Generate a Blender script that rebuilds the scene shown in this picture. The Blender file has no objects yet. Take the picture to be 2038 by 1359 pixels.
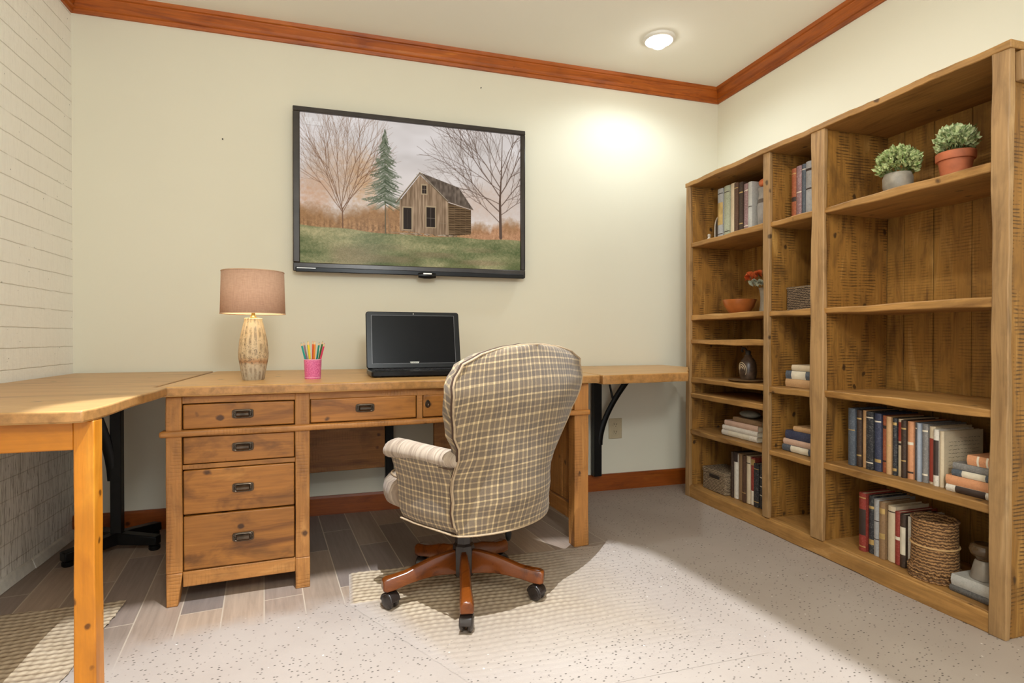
import bpy, bmesh, math, random
import numpy as np
from mathutils import Vector, Matrix
R = math.radians
random.seed(7)
SC = bpy.context.scene
COL = SC.collection

# ------------------------------------------------------------------ camera, world, lights, exposure
cam = bpy.data.cameras.new('camera'); camo = bpy.data.objects.new('camera', cam); COL.objects.link(camo)
cam.sensor_fit = 'HORIZONTAL'; cam.sensor_width = 36.0
cam.lens = 1117.0 / 2038.0 * 36.0
cam.clip_start = 0.02
camo.location = (0, 0, 0.90)
camo.rotation_euler = (R(90 - 0.44), 0, R(-16.9))
SC.camera = camo
vs = SC.view_settings
vs.view_transform = 'Standard'; vs.look = 'None'; vs.gamma = 1.0; vs.exposure = 0.0; vs.use_curve_mapping = False

def s2l(c):
    c = c / 255.0
    return c / 12.92 if c <= 0.04045 else ((c + 0.055) / 1.055) ** 2.4
def rgb(r, g, b): return (s2l(r), s2l(g), s2l(b), 1.0)

world = bpy.data.worlds.new('world'); SC.world = world; world.use_nodes = True
bg = world.node_tree.nodes['Background']
bg.inputs['Color'].default_value = (0.93, 0.97, 1.0, 1); bg.inputs['Strength'].default_value = 1.25

def lamp(name, kind, loc, power, color=(1.0, 0.90, 0.74), size=0.06, rot=(0, 0, 0), **kw):
    l = bpy.data.lights.new(name, kind); l.energy = power; l.color = color
    if kind in ('POINT', 'SPOT'): l.shadow_soft_size = size
    for k, v in kw.items(): setattr(l, k, v)
    o = bpy.data.objects.new(name, l); o.location = loc; o.rotation_euler = rot; COL.objects.link(o); return o
# recessed downlights: one in view, others inferred from their light; rear fill is added
def aim(frm, to): return (Vector(to) - Vector(frm)).to_track_quat('-Z', 'Y').to_euler()
lamp('downlight_corner_lamp', 'SPOT', (1.57, 2.56, 2.372), 16.5, color=(0.80, 0.93, 1.0), size=0.04, spot_size=R(166), spot_blend=0.55)
lamp('downlight_shelf_lamp', 'SPOT', (0.62, 1.15, 2.40), 48, color=(0.98, 0.96, 0.92), size=0.05, rot=aim((0.62, 1.15, 2.40), (2.0, 1.9, 1.40)), spot_size=R(66), spot_blend=0.9)
lamp('downlight_pool_lamp', 'POINT', (0.20, 1.10, 2.425), 370, color=(0.80, 0.89, 1.0), size=0.0020)
lamp('added_rear_fill', 'POINT', (0.25, -0.55, 1.9), 93, color=(0.90, 0.96, 0.97), size=0.2)  # unseen fill added behind the camera to lift the walls and ceiling

# ------------------------------------------------------------------ object helpers
def link(o, parent=None):
    COL.objects.link(o)
    if parent is not None: o.parent = parent
    return o
def tag(o, label=None, cat=None, group=None, kind=None):
    if label: o['label'] = label
    if cat: o['category'] = cat
    if group: o['group'] = group
    if kind: o['kind'] = kind
    return o
def thing(name, label, cat, loc=(0, 0, 0), rz=0.0, group=None):
    o = bpy.data.objects.new(name, None); o.empty_display_size = 0.05
    o.location = loc; o.rotation_euler = (0, 0, rz)
    link(o); return tag(o, label, cat, group)

class MB:
    def __init__(s): s.v = []; s.f = []; s.uv = []
    def add(s, vs_, fs_, uvs=None):
        n = len(s.v); s.v += [tuple(p) for p in vs_]
        s.f += [tuple(i + n for i in f) for f in fs_]
        s.uv += list(uvs) if uvs else [(0, 0)] * len(vs_)
        return s
    def box(s, x0, x1, y0, y1, z0, z1):
        v = [(x0,y0,z0),(x1,y0,z0),(x1,y1,z0),(x0,y1,z0),(x0,y0,z1),(x1,y0,z1),(x1,y1,z1),(x0,y1,z1)]
        return s.add(v, [(3,2,1,0),(4,5,6,7),(0,1,5,4),(1,2,6,5),(2,3,7,6),(3,0,4,7)])
    def hexa(s, v):   # 8 points ordered like box
        return s.add(v, [(3,2,1,0),(4,5,6,7),(0,1,5,4),(1,2,6,5),(2,3,7,6),(3,0,4,7)])
    def plank(s, x0, x1, y0, y1, z0, z1, axis='x', n=10, amp=0.0015, seed=0):
        """a board whose four long edges wander a little along its length"""
        rnd = random.Random(seed * 131 + int(abs(x0) * 1e4) + int(abs(z0) * 7e3) + int(abs(y0) * 3e3))
        L = {'x': (x0, x1), 'y': (y0, y1), 'z': (z0, z1)}[axis]
        ph = [[rnd.uniform(0, 6.28) for _ in range(3)] for _ in range(8)]
        def wob(k, t):
            return amp * (math.sin(5 * t + ph[k][0]) + .6 * math.sin(13 * t + ph[k][1]) + .45 * math.sin(29 * t + ph[k][2]))
        vs_ = []; fs_ = []
        for i in range(n + 1):
            t = L[0] + (L[1] - L[0]) * i / n
            A = {'x': (y0, y1, z0, z1), 'y': (x0, x1, z0, z1), 'z': (x0, x1, y0, y1)}[axis]
            c = [(A[0], A[2]), (A[1], A[2]), (A[1], A[3]), (A[0], A[3])]
            for k, (a, b) in enumerate(c):
                a += wob(2 * k, t); b += wob(2 * k + 1, t)
                vs_.append({'x': (t, a, b), 'y': (a, t, b), 'z': (a, b, t)}[axis])
        for i in range(n):
            for k in range(4):
                k2 = (k + 1) % 4
                fs_.append((i*4+k, i*4+k2, (i+1)*4+k2, (i+1)*4+k))
        fs_.append((3, 2, 1, 0)); fs_.append(tuple(n*4 + k for k in range(4)))
        return s.add(vs_, fs_)
    def prism(s, pts, z0, z1):
        n = len(pts)
        v = [(x, y, z0) for x, y in pts] + [(x, y, z1) for x, y in pts]
        f = [tuple(range(n))[::-1], tuple(range(n, 2*n))]
        f += [(i, (i+1) % n, n + (i+1) % n, n + i) for i in range(n)]
        return s.add(v, f)
    def tube(s, path, r, n=10, cap=True, flat=(1, 1)):
        P = [Vector(p) for p in path]; m = len(P)
        rr = r if isinstance(r, (list, tuple)) else [r] * m
        vs_ = []; fs_ = []; up = None
        for i in range(m):
            d = (P[min(i+1, m-1)] - P[max(i-1, 0)]).normalized()
            if up is None:
                up = Vector((0, 0, 1)) if abs(d.z) < .9 else Vector((1, 0, 0))
            a = d.cross(up).normalized(); up = a.cross(d).normalized()
            for k in range(n):
                t = 2 * math.pi * k / n
                vs_.append(P[i] + a * (math.cos(t) * rr[i] * flat[0]) + up * (math.sin(t) * rr[i] * flat[1]))
        for i in range(m - 1):
            for k in range(n):
                k2 = (k + 1) % n
                fs_.append((i*n+k, i*n+k2, (i+1)*n+k2, (i+1)*n+k))
        if cap:
            fs_.append(tuple(range(n))[::-1]); fs_.append(tuple((m-1)*n + k for k in range(n)))
        return s.add(vs_, fs_)
    def loop(s, path, r, n=8):
        P = [Vector(p) for p in path]; m = len(P); vs_ = []; fs_ = []
        up = Vector((0.02, 0.03, 1)).normalized()
        for i in range(m):
            d = (P[(i+1) % m] - P[i-1]).normalized()
            a = d.cross(up)
            if a.length < 1e-3: a = d.cross(Vector((1, 0, 0)))
            a.normalize(); u = a.cross(d).normalized()
            for k in range(n):
                t = 2*math.pi*k/n
                vs_.append(P[i] + a*math.cos(t)*r + u*math.sin(t)*r)
        for i in range(m):
            j = (i+1) % m
            for k in range(n):
                k2 = (k+1) % n
                fs_.append((i*n+k, i*n+k2, j*n+k2, j*n+k))
        return s.add(vs_, fs_)
    def lathe(s, prof, n=32, c=(0, 0, 0), wob=None):
        vs_ = []; fs_ = []; m = len(prof)
        for j, (r, z) in enumerate(prof):
            for k in range(n):
                t = 2*math.pi*k/n; q = r * (wob(t, z) if wob else 1)
                vs_.append((c[0] + q*math.cos(t), c[1] + q*math.sin(t), c[2] + z))
        for j in range(m - 1):
            for k in range(n):
                k2 = (k+1) % n
                fs_.append((j*n+k, j*n+k2, (j+1)*n+k2, (j+1)*n+k))
        if prof[0][0] > 1e-6: fs_.append(tuple(range(n))[::-1])
        if prof[-1][0] > 1e-6: fs_.append(tuple((m-1)*n + k for k in range(n)))
        return s.add(vs_, fs_)
    def ball(s, c, r, n=12, m=8):
        rx, ry, rz = r if isinstance(r, (list, tuple)) else (r, r, r)
        vs_ = [(c[0], c[1], c[2]-rz)]; fs_ = []
        for j in range(1, m):
            p = math.pi*j/m
            for k in range(n):
                t = 2*math.pi*k/n
                vs_.append((c[0]+rx*math.sin(p)*math.cos(t), c[1]+ry*math.sin(p)*math.sin(t), c[2]-rz*math.cos(p)))
        vs_.append((c[0], c[1], c[2]+rz)); top = len(vs_)-1
        for k in range(n):
            k2 = (k+1) % n
            fs_.append((0, 1+k2, 1+k)); fs_.append((top, 1+(m-2)*n+k, 1+(m-2)*n+k2))
            for j in range(m-2):
                fs_.append((1+j*n+k, 1+j*n+k2, 1+(j+1)*n+k2, 1+(j+1)*n+k))
        return s.add(vs_, fs_)
    def xform(s, M):
        s.v = [tuple(M @ Vector(p)) for p in s.v]; return s
    def build(s, name, mat, parent=None, smooth=True, bevel=0.0, seg=2, angle=40, fix=True, uv=False, subsurf=0):
        me = bpy.data.meshes.new(name); me.from_pydata(s.v, [], s.f); me.update()
        if uv:
            L = me.uv_layers.new(name='UVMap')
            idx = np.empty(len(me.loops), dtype=np.int32); me.loops.foreach_get('vertex_index', idx)
            L.data.foreach_set('uv', np.array(s.uv, dtype=np.float32)[idx].ravel())
        if fix:
            b = bmesh.new(); b.from_mesh(me); bmesh.ops.recalc_face_normals(b, faces=b.faces); b.to_mesh(me); b.free()
        if mat is not None: me.materials.append(mat)
        if smooth:
            me.polygons.foreach_set('use_smooth', [True] * len(me.polygons))
            me.set_sharp_from_angle(angle=R(angle))
        o = bpy.data.objects.new(name, me); link(o, parent)
        if bevel > 0:
            m = o.modifiers.new('edge', 'BEVEL'); m.width = bevel; m.segments = seg; m.limit_method = 'ANGLE'; m.angle_limit = R(35)
            m.harden_normals = False
        if subsurf:
            m = o.modifiers.new('smooth', 'SUBSURF'); m.levels = subsurf; m.render_levels = subsurf
        return o

# ------------------------------------------------------------------ material helpers
class NT:
    def __init__(s, name):
        s.m = bpy.data.materials.new(name); s.m.use_nodes = True; s.t = s.m.node_tree
        s.p = s.t.nodes['Principled BSDF']
    def n(s, typ, ins=None, **props):
        x = s.t.nodes.new(typ)
        for k, v in props.items(): setattr(x, k, v)
        for k, v in (ins or {}).items(): s.set(x.inputs[k], v)
        return x
    def set(s, sock, v):
        if hasattr(v, 'is_output') or isinstance(v, bpy.types.NodeSocket): s.t.links.new(v, sock)
        else: sock.default_value = v
    def math(s, op, a, b=0.0, c=None, clamp=False):
        x = s.n('ShaderNodeMath', operation=op, use_clamp=clamp); s.set(x.inputs[0], a); s.set(x.inputs[1], b)
        if c is not None: s.set(x.inputs[2], c)
        return x.outputs[0]
    def mix(s, fac, a, b, blend='MIX'):
        x = s.n('ShaderNodeMix', data_type='RGBA', blend_type=blend)
        s.set(x.inputs[0], fac); s.set(x.inputs[6], a); s.set(x.inputs[7], b); return x.outputs[2]
    def ramp(s, fac, stops, interp='LINEAR'):
        x = s.n('ShaderNodeValToRGB'); cr = x.color_ramp; cr.interpolation = interp
        while len(cr.elements) < len(stops): cr.elements.new(0.5)
        for e, (p, c) in zip(cr.elements, stops):
            e.position = p; e.color = c if isinstance(c, (tuple, list)) else (c, c, c, 1)
        s.set(x.inputs[0], fac); return x.outputs[0]
    def coords(s, kind='Object', scale=(1, 1, 1), rot=(0, 0, 0), rand=0.0):
        tc = s.n('ShaderNodeTexCoord').outputs[kind]
        if rand:
            oi = s.n('ShaderNodeObjectInfo').outputs['Random']
            k = s.math('MULTIPLY', oi, rand)
            cx = s.n('ShaderNodeCombineXYZ', {0: k, 1: k, 2: k}).outputs[0]
            tc = s.n('ShaderNodeVectorMath', {0: tc, 1: cx}, operation='ADD').outputs[0]
        return s.n('ShaderNodeMapping', {'Vector': tc, 'Scale': scale, 'Rotation': rot}).outputs[0]
    def noise(s, v, scale, detail=4, rough=.55, dist=0.0):
        return s.n('ShaderNodeTexNoise', {'Vector': v, 'Scale': scale, 'Detail': detail, 'Roughness': rough, 'Distortion': dist}).outputs[0]
    def bump(s, h, strength=.3, dist=.002, normal=None):
        ins = {'Height': h, 'Strength': strength, 'Distance': dist}
        if normal is not None: ins['Normal'] = normal
        return s.n('ShaderNodeBump', ins).outputs[0]
    def out(s, color=None, rough=None, normal=None, metal=None, **kw):
        if color is not None: s.set(s.p.inputs['Base Color'], color)
        if rough is not None: s.set(s.p.inputs['Roughness'], rough)
        if normal is not None: s.set(s.p.inputs['Normal'], normal)
        if metal is not None: s.set(s.p.inputs['Metallic'], metal)
        for k, v in kw.items(): s.set(s.p.inputs[k], v)
        return s.m
MC = {}
def plain(name, col, rough=.5, metal=0.0, var=.06, scale=30, bump=0.0, **kw):
    if name in MC: return MC[name]
    t = NT(name); v = t.coords(rand=5.0); n = t.noise(v, scale, 4)
    lo = tuple(max(0, c * (1 - var * 2)) for c in col[:3]) + (1,); hi = tuple(min(1, c * (1 + var * 2)) for c in col[:3]) + (1,)
    c = t.ramp(n, [(.3, lo), (.7, hi)])
    nm = t.bump(n, bump, .002) if bump else None
    MC[name] = t.out(c, rough, nm, metal, **kw); return MC[name]
def wood(name, dark, mid, light, axis='x', rough=.5, knots=.6, saw=0.0, dirt=.5, bump=.25, scale=1.0, var=.10, kscale=1.0, fine=.22, edge=None):
    t = NT(name)
    a = {'x': 0, 'y': 1, 'z': 2}[axis]
    def sc(al, ac):
        q = [ac * scale] * 3; q[a] = al * scale; return tuple(q)
    v1 = t.coords(scale=sc(1.1, 9), rand=13.0); n1 = t.noise(v1, 1.7, 6, .6, 1.1)
    c = t.ramp(n1, [(.28, dark), (.46, mid), (.58, mid), (.74, light)])
    v2 = t.coords(scale=sc(4, 90), rand=13.0); n2 = t.noise(v2, 1.5, 4, .6, .3)
    g = t.ramp(n2, [(.3, 1 - fine), (.65, 1 + fine * .3)])
    c = t.mix(1.0, c, g, 'MULTIPLY')
    v3 = t.coords(scale=sc(1.0, 1.9), rand=13.0); n3 = t.noise(v3, 5.5, 4, .62, .5)
    d = t.ramp(n3, [(.50, 0.0), (.66, 1.0)]); d = t.math('MULTIPLY', d, dirt * .75)
    c = t.mix(d, c, tuple(x * .42 for x in dark[:3]) + (1,))
    h = t.math('MULTIPLY', n2, .6)
    if saw:
        nz = t.noise(t.coords(scale=sc(1, 3.5), rand=13.0), 7, 2)
        vv = t.coords(scale=sc(1, .16), rand=13.0)
        w = t.n('ShaderNodeTexWave', {'Vector': vv, 'Scale': 26.0, 'Distortion': 5.0, 'Detail': 3.0, 'Detail Scale': 1.6},
                wave_type='BANDS', bands_direction=axis.upper()).outputs['Fac']
        m = t.ramp(nz, [(.46, 0.0), (.60, 1.0)])
        wl = t.ramp(w, [(.05, 1.0), (.42, 0.0)])
        k = t.math('MULTIPLY', m, wl)
        c = t.mix(t.math('MULTIPLY', k, saw), c, tuple(x * .35 for x in dark[:3]) + (1,))
        h = t.math('SUBTRACT', h, t.math('MULTIPLY', k, .8))
    if knots:
        vk = t.coords(scale=sc(15 * kscale, 19 * kscale), rand=13.0)
        nk = t.n('ShaderNodeTexNoise', {'Vector': vk, 'Scale': 2.0}).outputs[1]
        vk2 = t.mix(.25, vk, nk, 'ADD')
        vo = t.n('ShaderNodeTexVoronoi', {'Vector': vk2, 'Scale': 1.0, 'Randomness': 1.0})
        sp = t.n('ShaderNodeSeparateColor', {0: vo.outputs['Color']}).outputs[0]
        gate = t.math('LESS_THAN', sp, .32 * knots)
        kk = t.ramp(vo.outputs['Distance'], [(.13, 1.0), (.23, 0.0)])
        k = t.math('MULTIPLY', t.math('MULTIPLY', kk, gate), .9)
        c = t.mix(k, c, tuple(x * .28 for x in dark[:3]) + (1,))
    if edge is not None:
        nz_ = t.n('ShaderNodeSeparateXYZ', {0: t.n('ShaderNodeTexCoord').outputs['Normal']}).outputs[2]
        ed = t.ramp(t.math('ABSOLUTE', nz_), [(.35, 1.0), (.8, 0.0)])
        rn = t.ramp(t.noise(t.coords(rand=3.0), 38, 4, .65), [(.35, tuple(x*.55 for x in edge[:3]) + (1,)), (.62, edge)])
        c = t.mix(t.math('MULTIPLY', ed, .85), c, rn)
    oi = t.n('ShaderNodeObjectInfo').outputs['Random']
    hv = t.n('ShaderNodeHueSaturation', {'Color': c, 'Hue': .5, 'Saturation': 1.0,
             'Value': t.math('MULTIPLY_ADD', oi, 2 * var, 1 - var)}).outputs[0]
    return t.out(hv, rough, t.bump(h, bump, .003))

# ------------------------------------------------------------------ materials
def m_wall(name, base, var=.03):
    t = NT(name); v = t.coords(); n = t.noise(v, 1.3, 3); f = t.noise(v, 160, 3)
    lo = tuple(c * (1 - var) for c in base[:3]) + (1,)
    return t.out(t.ramp(n, [(.3, lo), (.7, base)]), .85, t.bump(f, .10, .001))
M_WALL = m_wall('cream_paint', rgb(232, 226, 205))
M_CEIL = m_wall('ceiling_paint', rgb(247, 244, 232))

def m_brick():
    t = NT('white_painted_brick')
    tc = t.n('ShaderNodeTexCoord').outputs['Object']
    sp = t.n('ShaderNodeSeparateXYZ', {0: tc})
    cv = t.n('ShaderNodeCombineXYZ', {0: sp.outputs[1], 1: t.math('ADD', sp.outputs[2], .002), 2: 0.0}).outputs[0]
    wv = t.n('ShaderNodeTexNoise', {'Vector': cv, 'Scale': 14.0}).outputs[1]
    cv2 = t.mix(.006, cv, wv, 'ADD')
    s2 = t.n('ShaderNodeSeparateXYZ', {0: cv2})
    fz = t.math('ABSOLUTE', t.math('SUBTRACT', t.math('FRACT', t.math('DIVIDE', s2.outputs[1], .0785)), .5))
    rowl = t.ramp(fz, [(.470, 0.0), (.490, 1.0)])
    gap = t.ramp(t.noise(t.n('ShaderNodeMapping', {'Vector': cv, 'Scale': (7, 12.74, 1)}).outputs[0], 1.0, 1), [(.36, .25), (.42, 1.0)])
    rowl = t.math('MULTIPLY', rowl, gap)
    sc = t.n('ShaderNodeMapping', {'Vector': cv, 'Scale': (120, 5, 1)}).outputs[0]
    score = t.n('ShaderNodeTexNoise', {'Vector': sc, 'Scale': 1.0, 'Detail': 3.0, 'Distortion': .5}).outputs[0]
    low = t.ramp(sp.outputs[2], [(.66, 1.0), (.72, .10)])
    line = t.ramp(t.math('ABSOLUTE', t.math('SUBTRACT', score, .5)), [(.012, 1.0), (.035, 0.0)])
    k = t.math('MULTIPLY', line, low)
    base = rgb(250, 246, 236)
    lines = rowl
    c = t.mix(t.math('MULTIPLY', lines, .42), base, rgb(175, 163, 138))
    c = t.mix(t.math('MULTIPLY', k, .65), c, rgb(140, 128, 108))
    vo = t.n('ShaderNodeTexVoronoi', {'Vector': cv, 'Scale': 22.0}).outputs['Distance']
    pit = t.ramp(vo, [(.035, 1.0), (.06, 0.0)])
    c = t.mix(t.math('MULTIPLY', pit, .75), c, rgb(60, 52, 40))
    h = t.math('SUBTRACT', t.math('SUBTRACT', t.noise(cv, 60, 3), t.math('MULTIPLY', lines, 1.6)), t.math('MULTIPLY', k, .9))
    return t.out(c, .7, t.bump(h, .5, .004))
M_BRICK = m_brick()

def floor_base(t):
    tc = t.n('ShaderNodeNewGeometry').outputs['Position']
    base = t.ramp(t.noise(tc, 2.2, 4), [(.3, rgb(166, 151, 139)), (.7, rgb(179, 165, 153))])
    return t.mix(t.math('MULTIPLY', t.noise(tc, 260, 2), .10), base, rgb(140, 126, 108))
def flecks(t, base, amount=1.0):
    tc = t.n('ShaderNodeNewGeometry').outputs['Position']
    # flecks, dark and a few pale, thicker in some places than in others
    dens = t.noise(tc, 1.6, 2)
    mp = t.n('ShaderNodeMapping', {'Vector': tc, 'Rotation': (0, 0, .5), 'Scale': (60, 104, 1)}).outputs[0]
    wob = t.n('ShaderNodeTexNoise', {'Vector': tc, 'Scale': 9.0}).outputs[1]
    vo = t.n('ShaderNodeTexVoronoi', {'Vector': t.mix(.9, mp, wob, 'ADD'), 'Scale': 1.0, 'Randomness': 1.0})
    gate = t.math('LESS_THAN', t.n('ShaderNodeSeparateColor', {0: vo.outputs['Color']}).outputs[0], t.math('MULTIPLY', t.math('MULTIPLY', dens, dens), 3.0))
    dot = t.ramp(vo.outputs['Distance'], [(.15, 1.0), (.24, 0.0)])
    base = t.mix(t.math('MULTIPLY', t.math('MULTIPLY', t.math('MULTIPLY', dot, gate), .85), amount), base, rgb(46, 36, 28))
    vo2 = t.n('ShaderNodeTexVoronoi', {'Vector': tc, 'Scale': 17.0})
    dot2 = t.ramp(vo2.outputs['Distance'], [(.035, 1.0), (.06, 0.0)])
    base = t.mix(t.math('MULTIPLY', t.math('MULTIPLY', dot2, .6), amount), base, rgb(240, 236, 228))
    return base
def m_floor():
    t = NT('speckled_floor')
    tc = t.n('ShaderNodeTexCoord').outputs['Object']
    base = floor_base(t)
    base = flecks(t, base)
    # worn grey-brown boards that show under the desk and the corner table
    pm = t.n('ShaderNodeMapping', {'Vector': tc, 'Rotation': (0, 0, R(90 - 7))}).outputs[0]
    bk = t.n('ShaderNodeTexBrick', {'Vector': pm, 'Color1': (0, 0, 0, 1), 'Color2': (1, 1, 1, 1), 'Mortar': (.5, .5, .5, 1), 'Scale': 1.0,
             'Mortar Size': .0022, 'Mortar Smooth': .2, 'Brick Width': .62, 'Row Height': .125}, offset=.37)
    tone = t.ramp(bk.outputs['Color'], [(0.0, rgb(126, 112, 104)), (.35, rgb(158, 136, 116)), (.7, rgb(172, 148, 126)), (1.0, rgb(140, 122, 110))])
    gr = t.noise(t.n('ShaderNodeMapping', {'Vector': pm, 'Scale': (5, 70, 1)}).outputs[0], 1.0, 5, .6, .5)
    tone = t.mix(1.0, tone, t.ramp(gr, [(.25, .78), (.7, 1.08)]), 'MULTIPLY')
    tone = t.mix(t.math('MULTIPLY', bk.outputs['Fac'], .6), tone, rgb(202, 186, 164))
    sp = t.n('ShaderNodeSeparateXYZ', {0: tc})
    edge = t.math('MULTIPLY_ADD', t.noise(tc, 3.2, 3), .34, t.math('MULTIPLY_ADD', sp.outputs[0], .12, -.17))
    yy = t.math('SUBTRACT', sp.outputs[1], edge)
    my = t.n('ShaderNodeMapRange', {0: yy, 1: 1.93, 2: 2.03}).outputs[0]
    mx = t.n('ShaderNodeMapRange', {0: sp.outputs[0], 1: 1.02, 2: 1.22, 3: 1.0, 4: 0.0}).outputs[0]
    ml = t.n('ShaderNodeMapRange', {0: t.math('ADD', sp.outputs[0], t.math('MULTIPLY', edge, .5)), 1: -.66, 2: -.56, 3: 1.0, 4: 0.0}).outputs[0]
    ml = t.math('MULTIPLY', ml, t.n('ShaderNodeMapRange', {0: sp.outputs[1], 1: 1.75, 2: 1.95}).outputs[0])
    mk = t.math('MAXIMUM', t.math('MULTIPLY', my, mx), ml)
    c = t.mix(mk, base, tone)
    return t.out(c, t.math('MULTIPLY_ADD', mk, -.12, .6), t.bump(t.math('SUBTRACT', t.noise(tc, 120, 3), t.math('MULTIPLY', t.math('MULTIPLY', bk.outputs['Fac'], mk), 1.0)), .15, .002))
M_FLOOR = m_floor()

M_TRIM = wood('stained_trim', rgb(126, 54, 6), rgb(176, 90, 16), rgb(206, 122, 34), 'x', .5, .15, 0, .25, .08)
M_TRIM_Y = wood('stained_trim_side', rgb(126, 54, 6), rgb(176, 90, 16), rgb(206, 122, 34), 'y', .5, .15, 0, .25, .08)
M_BASE = wood('stained_baseboard', rgb(110, 48, 10), rgb(154, 76, 18), rgb(180, 102, 32), 'x', .4, .2, 0, .4, .08)
DK = (rgb(124, 74, 28), rgb(172, 114, 54), rgb(198, 142, 78))
M_DX = wood('desk_pine_long', *DK, 'x', .5, .55, .10, .55, .25)
M_DZ = wood('desk_pine_upright', *DK, 'z', .5, .5, .15, .5, .3)
M_DY = wood('desk_pine_deep', *DK, 'y', .5, .5, .1, .5, .25)
M_DRAW = wood('drawer_pine', rgb(112, 64, 18), rgb(164, 104, 40), rgb(190, 130, 60), 'x', .42, 1.0, .0, .8, .2, kscale=1.0)
M_TOP = wood('tabletop_pine', rgb(166, 118, 62), rgb(202, 156, 96), rgb(218, 176, 118), 'x', .36, .25, 0, .2, .12, fine=.12, edge=rgb(172, 120, 66))
M_TOPY = wood('tabletop_pine_deep', rgb(166, 118, 62), rgb(202, 156, 96), rgb(218, 176, 118), 'y', .36, .25, 0, .2, .12, fine=.12)
ORG = (rgb(158, 88, 14), rgb(196, 120, 26), rgb(212, 142, 44))
M_ORZ = wood('amber_pine_upright', *ORG, 'z', .35, 1.6, 0, .25, .12, kscale=1.5, fine=.12)
M_ORX = wood('amber_pine_long', *ORG, 'x', .35, 1.6, 0, .25, .12, kscale=1.5, fine=.12)
BK = (rgb(124, 82, 34), rgb(170, 124, 66), rgb(198, 154, 96))
M_BKY = wood('bookcase_shelf_wood', *BK, 'y', .55, .3, .0, .35, .25)
M_BKZ = wood('bookcase_post_wood', rgb(126, 92, 54), rgb(166, 128, 82), rgb(188, 152, 106), 'z', .6, .3, .0, .4, .3)
M_BKI = wood('bookcase_rough_sawn', rgb(100, 62, 18), rgb(156, 108, 44), rgb(190, 142, 72), 'z', .62, .5, .75, .6, .5)
M_BKB = wood('bookcase_back_boards', rgb(106, 68, 20), rgb(160, 114, 48), rgb(190, 144, 76), 'z', .62, .75, .35, .5, .35)
M_BLACK = plain('black_metal', rgb(24, 23, 22), .42, .6, .1)
M_DARKMET = plain('dark_bronze', rgb(92, 80, 68), .30, .85, .2, 40)
M_PLASTIC = plain('black_plastic', rgb(24, 23, 23), .28, 0, .1, **{'Specular IOR Level': .25})
M_CASTER = plain('caster_plastic', rgb(44, 36, 32), .25, 0, .1)
M_WHITEP = plain('white_plastic', rgb(238, 234, 224), .4, 0, .02)
M_IVORY = plain('ivory_plastic', rgb(196, 180, 146), .4, 0, .03)
M_SLOT = plain('slot_dark', rgb(40, 32, 26), .6)
M_LEG = wood('chair_leg_mahogany', rgb(70, 32, 8), rgb(112, 56, 16), rgb(142, 78, 28), 'x', .2, 0, 0, .2, .04, fine=.1)

# ------------------------------------------------------------------ the room
XL, XR, YB, ZC = -1.16, 2.26, 3.0, 2.44
YF = -1.9
def struct(name, mb, mat, label=None, parent=None, **kw):
    o = mb.build(name, mat, parent, **kw); o['kind'] = 'structure'
    if label: o['label'] = label
    return o
struct('floor', MB().box(XL - .12, XR + .12, YF, YB + .12, -.10, 0), M_FLOOR, smooth=False)
ceil = struct('ceiling', MB().box(XL - .12, XR + .12, YF, YB + .12, ZC, ZC + .10), M_CEIL, smooth=False)
# an unseen square snoot added above the middle of the room; its open mouth bounds the pool of light on the floor
def sq(h, r, n=6):
    o = []
    for (cx, cy, a0) in ((h-r, h-r, 0), (-h+r, h-r, 90), (-h+r, -h+r, 180), (h-r, -h+r, 270)):
        for k in range(n+1): a = R(a0 + 90*k/n); o.append((cx + r*math.cos(a), cy + r*math.sin(a)))
    return o
m = MB(); si, so_q = sq(.0570, .020), sq(.0630, .024); n_ = len(si)
m.add([(x, y, ZC) for x, y in so_q] + [(x, y, 2.305) for x, y in so_q] + [(x, y, 2.305) for x, y in si] + [(x, y, ZC) for x, y in si],
      [(l*n_+k, l*n_+(k+1) % n_, (l+1)*n_+(k+1) % n_, (l+1)*n_+k) for l in range(3) for k in range(n_)])
m.xform(Matrix.Translation((0.20, 1.10, 0)) @ Matrix.Rotation(R(7), 4, 'Z'))
struct('added_light_snoot', m, M_BLACK, angle=30, parent=ceil)
struct('wall_back', MB().box(XL - .12, XR + .12, YB, YB + .12, 0, ZC), M_WALL, smooth=False)
struct('wall_right', MB().box(XR, XR + .12, YF, YB, 0, ZC), M_WALL, smooth=False)
struct('wall_left', MB().box(XL - .12, XL, YF, YB, 0, ZC), M_BRICK, smooth=False)
# crown moulding: profile swept along each wall (distance from wall, height)
CP = [(0, 2.357), (.012, 2.357), (.016, 2.371), (.024, 2.374), (.024, 2.379), (.017, 2.382), (.020, 2.394), (.036, 2.417), (.037, 2.421), (.046, 2.424), (.050, 2.440), (0, 2.440)]
def sweep(a, b, nrm, prof, ma, mb_):
    A, B, N = Vector(a), Vector(b), Vector(nrm); d = (B - A).normalized(); m = MB(); n = len(prof)
    vs_ = []
    for P, mit in ((A, ma), (B, mb_)):
        for (u, z) in prof: vs_.append(P + N * u + d * (mit * u) + Vector((0, 0, z)))
    m.add(vs_, [(i, (i+1) % n, n + (i+1) % n, n + i) for i in range(n)] + [tuple(range(n)), tuple(range(n, 2*n))])
    return m
struct('trim_1', sweep((XL, YB, 0), (XR, YB, 0), (0, -1, 0), CP, 1, -1), M_TRIM, angle=20)
struct('trim_2', sweep((XR, YB, 0), (XR, YF, 0), (-1, 0, 0), CP, 1, 0), M_TRIM_Y, angle=20)
struct('trim_3', sweep((XL, YF, 0), (XL, YB, 0), (1, 0, 0), CP, 0, -1), M_TRIM_Y, angle=20)
BP = [(0, 0), (.016, 0), (.016, .085), (.011, .095), (0, .095)]
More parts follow.
